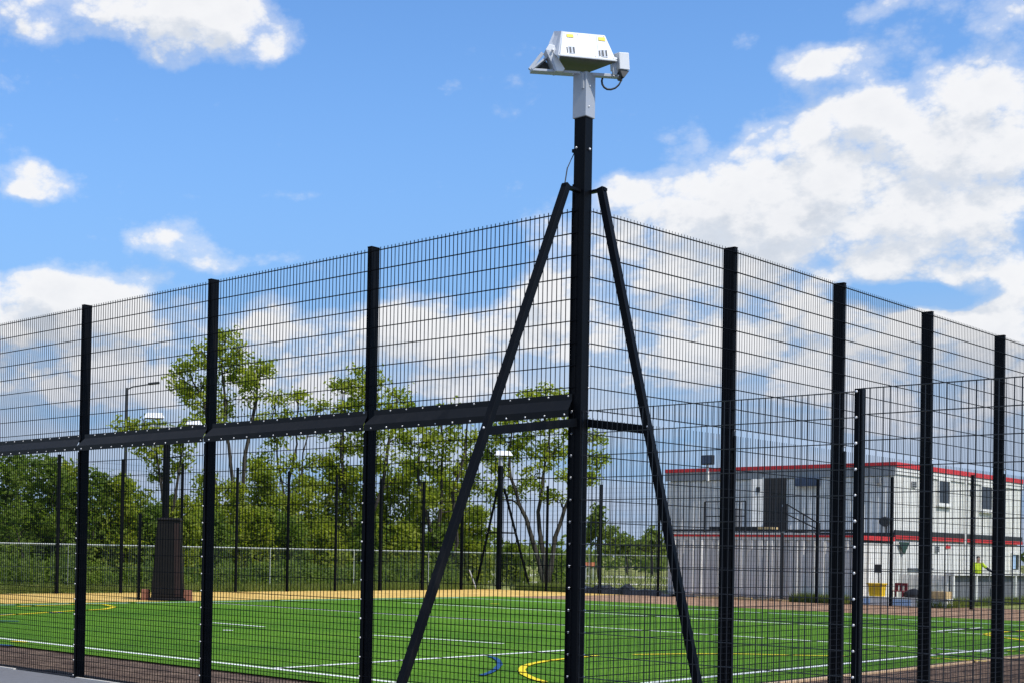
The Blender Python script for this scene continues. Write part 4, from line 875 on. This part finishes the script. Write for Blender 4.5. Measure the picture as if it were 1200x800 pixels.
for bi, ((x, ty, w, mt), lab) in enumerate(zip(BUSH, BLAB)):
    dn = 330 if x < 240 else 300
    Z = 59+.034*max(0, x)+random.uniform(-.5, 1.2)
    if 17 <= bi < 17+len(SAP): Z += 3.5; dn = 190
    elif bi >= 17: Z += 1.8; dn = 280
    sc = Z/FPX
    base = at(x, 690, Z); base[2] = 0
    bu = thing('bush', lab, 'bush', base, 'bushes along the pale fence')
    B = []; h = 692-ty
    for k in range(20):
        f = ((k % 10)+.5)/10; yy = 690-h*f*.93; rr = w*(1.0-.45*f)*random.uniform(.45, .68)
        xx = x+random.uniform(-1, 1)*w*(.75-.4*f); zz = random.uniform(-1, 1)*w*.5
        B.append((at(xx, yy, Z+zz*sc), np.array((rr, rr, rr*.95))*sc))
    stm = MB()
    for c, r in B[::2]: stm.tube(wig((base[0]+random.uniform(-.4, .4), base[1]+random.uniform(-.4, .4), -.03), c, 4, .06), [.05, .04, .03, .02, .01], 5)
    stm.build('stem', 'bark', bu)
    leaves('foliage', mt, bu, B, dn, .125, .26, .3)
under = [((-40.6+random.uniform(-.5, .5), y+random.uniform(-.4, .4), random.uniform(.3, .7)), (random.uniform(.6, .9), random.uniform(.7, 1.0), random.uniform(.55, .85))) for y in np.arange(4, 47, .95)]
ug = leaves('hedge_undergrowth', 'leaf_dark', None, under, 420, .085, .2, .3); ug['kind'] = 'stuff'
# far treeline, one mass
B = []
for x in range(-60, 800, 14):
    Z = random.uniform(150, 210); q = at(x, 650, Z); r = random.uniform(1.3, 2.4) if x > 560 else random.uniform(2.2, 4.2); q[2] = r*.6; B.append((q, (r*1.6, r*1.6, r)))
for k in range(90):
    a = random.uniform(0, 2*math.pi); d = random.uniform(160, 240); q = np.array((7+math.cos(a)*d, -10+math.sin(a)*d, 2.5)); r = random.uniform(3, 5)
    if abs(math.atan2(q[0]-CAM[0], q[1]-CAM[1])-YAW) > .42: B.append((q, (r*1.8, r*1.8, r)))
tl = leaves('distant_treeline', 'leaf_far', None, B, 1.6, .55, .7, .5, 14); tl['kind'] = 'stuff'

# rough grass at the foot of the distant fences
def tufts(name, areas, size, mt='blade'):
    P = np.concatenate([np.column_stack([RNG.uniform(x0, x1, n), RNG.uniform(y0, y1, n), np.zeros(n)]) for x0, x1, y0, y1, n in areas]); n = len(P)
    a = RNG.uniform(0, 2*math.pi, n); d = np.column_stack([np.cos(a), np.sin(a), np.zeros(n)]); h = size*RNG.uniform(.4, 1.4, n)
    tip = P+np.column_stack([RNG.normal(size=n)*.3*h, RNG.normal(size=n)*.3*h, h])
    V = np.stack([P-d*.02, P+d*.02, tip], 1).reshape(-1, 3)
    me = bpy.data.meshes.new(name); me.vertices.add(n*3); me.vertices.foreach_set('co', V.reshape(-1).astype(np.float32))
    me.loops.add(n*3); me.loops.foreach_set('vertex_index', np.arange(n*3, dtype=np.int32)); me.polygons.add(n)
    me.polygons.foreach_set('loop_start', np.arange(0, n*3, 3, dtype=np.int32)); me.update(calc_edges=True); me.materials.append(MT[mt])
    return link(name, me, None, np.zeros(3), kind='stuff')
tufts('rough_grass', [(-36.8, -34.7, 6, 43, 9000), (-34, -30, 43.5, 46, 3000), (-19.6, -17.4, 43.5, 44.4, 1800), (-14.4, -13.2, 43.5, 45.8, 900), (-14.2, -13.6, 46, 57, 1500)], .32)
tufts('meadow_grass', [(-75, -20, 48, 100, 12000)], .35)

print('leaves', NL[0])
